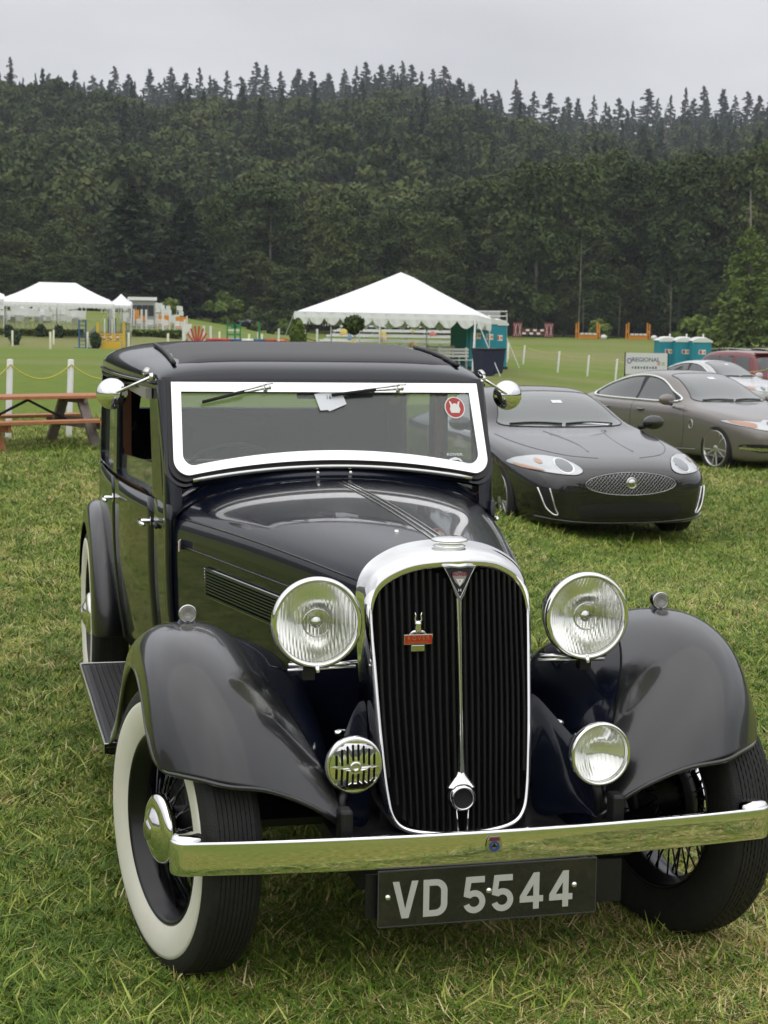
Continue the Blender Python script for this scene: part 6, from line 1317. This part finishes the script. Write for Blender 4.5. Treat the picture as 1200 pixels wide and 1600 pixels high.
# dark things between marquee and coupe: wheelie bins
for px, d, lb in ((752, 60, 'black wheeled bin nearest the right mirror of the vintage car'), (768, 66, 'narrow dark bin under the rightmost guy rope')):
    x, y, z = at(px, d); r = empty('wheeled_bin', (x, y, z), .4, lb, 'bin', 'dark bins by the marquee')
    MB().add([(-.22, -.26, .08), (.22, -.26, .08), (.22, .26, .08), (-.22, .26, .08), (-.29, -.34, 1.0), (.29, -.34, 1.0), (.29, .36, 1.0), (-.29, .36, 1.0)], [(0, 1, 2, 3)[::-1], (4, 5, 6, 7), (0, 1, 5, 4), (1, 2, 6, 5), (2, 3, 7, 6), (3, 0, 4, 7)]).obj('bin_body', navy, r, smooth=False, bevel=.02)
    MB().box((0, 0, 1.04), (.62, .76, .07)).obj('lid', pblack, r, smooth=False, bevel=.02); MB().tube([(-.26, .3, .12), (.26, .3, .12)], .11, 12).obj('wheel_axle', trim, r)
# screened trailer behind the marquee (pale grey upper corner)
x, y, z = at(750, 104); r = empty('box_trailer', (x, y, z), -.25, 'pale grey box trailer showing above the right end of the marquee', 'trailer'); MB().box((0, 0, 1.75), (1.9, 2.4, 2.3)).obj('box', mat('trailer_grey', (.42, .43, .44), .5), r, smooth=False, bevel=.03)
for k in range(3): MB().box((-.8+.8*k, -1.21, 1.75), (.05, .03, 2.2)).obj('rib', galv, r, smooth=False)
MB().tube([(-.5, -1.1, .35), (-.5, 1.1, .35)], .35, 14).tube([(.5, -1.1, .35), (.5, 1.1, .35)], .35, 14).obj('wheel', tyre2, r)
# --- white banner
x, y, z = at(1005, 50); r = empty('banner', (x, y, z+.56), radians(-17), 'white banner with blue lettering standing above the bronze car roof', 'sign')
MB().box((0, 0, .72), (1.22, .03, .62)).obj('banner_sheet', mat('banner_white', (.68, .69, .68), .6), r, smooth=False)
for sx in (-.62, .62): MB().box((sx, .02, .5), (.04, .04, 1.1)).obj('banner_post', pblack, r, smooth=False)
ink = mat('ink_blue', (.12, .13, .22), .6)
tx = text('banner_lettering', 'REGIONAL', .17, Matrix.Translation((-.02, -.018, .83))@Matrix.Rotation(radians(90), 4, 'X'), ink, r, ext=.001, off=.003)
MB().lathe([(.085, .003), (.085, .006), (.055, .006), (.055, .003)], 20, AX['-y']@Matrix.Diagonal((.8, 1, 1)), (-.50, -.016, .80)).obj('banner_ring', mat('ink_violet', (.16, .13, .36), .6), r)
for k in range(9): MB().box((-.40+.085*k, -.017, .60), (.05, .004, .075 if k % 3 else .05)).obj('banner_mark', ink, r, smooth=False)
for k, m in enumerate((mat('pink_print', (.6, .35, .38), .6), mat('green_print', (.4, .55, .3), .6))): MB().box((.36+.13*k, -.017, .72), (.09, .004, .10)).obj('banner_logo', m, r, smooth=False)
# --- two dark cars far behind
FAR = [(y, w, T, b, r_, s_) for (y, w, T, b, r_, s_) in XF]
for px, rz, lb in ((380, radians(35), 'dark car parked far away at the edge of the wood, the left one of two'), (410, radians(38), 'dark car parked far away at the edge of the wood, the right one of two')):
    x, y, z = at(px, 205); c = Car('parked_car', lb, FAR, black_met, (x, y, z+.05), rz, [(-.9, .92), (.9, .92), (-.9, 3.83), (.9, 3.83)], .345, .385, 'dark cars at the edge of the wood', sub=1)
    for xx, yy in ((-.93, .92), (.93, .92), (-.93, 3.83), (.93, 3.83)): alloy_wheel(c.root, xx, yy, .345, rim=.22, spokes=6)
    for side in ('left', 'right'): c.patch('side_window', [(2.0, 1.0), (2.4, 1.25), (3.0, 1.35), (3.8, 1.22), (4.1, 1.03)], side, tint, .005)
    c.patch('windscreen', [(-.6, 1.05), (-.48, 1.36), (.48, 1.36), (.6, 1.05)], 'front', tint, .005)
# --- rope and stake at the right edge
p = post(1199, 40, 1.5, .05, 'pale post with a rope at the right frame edge beside the red off-roader', None); a = Vector(p.location)+Vector((0, 0, 1.35)); b = Vector(at(1150, 60, 1.0))
tag(MB().tube([a.lerp(b, t)-Vector((0, 0, .3*t*(1-t))) for t in np.linspace(0, 1, 8)], .012, 5).obj('rope', rope_m), 'rope running left from the post at the right frame edge', 'rope')
tag(MB().add([(1.32, 9.2, .07), (1.38, 9.21, .07), (1.36, 9.26, .09), (1.33, 9.25, .08)], [(0, 1, 2, 3)]).obj('paper_scrap', paper, smooth=False), 'tiny white scrap lying in the grass', 'paper') if False else None
# --- haze
hz_ = MB().box((20, 480, 68), (1500, 1250, 152)); hz_ = hz_.obj('haze', None, smooth=False); hm = bpy.data.materials.new('haze'); hm.use_nodes = True; t = hm.node_tree; t.nodes.clear(); o_ = t.nodes.new('ShaderNodeOutputMaterial'); v = t.nodes.new('ShaderNodeVolumePrincipled'); v.inputs['Density'].default_value = .00022; v.inputs['Color'].default_value = (.86, .92, 1, 1); v.inputs['Anisotropy'].default_value = 0
t.links.new(v.outputs[0], o_.inputs['Volume']); hz_.data.materials.append(hm); tag(hz_, 'thin grey summer haze over the field and the wooded ridge', None, kind='stuff')
scene.cycles.volume_bounces = 0 if hasattr(scene, 'cycles') else 0
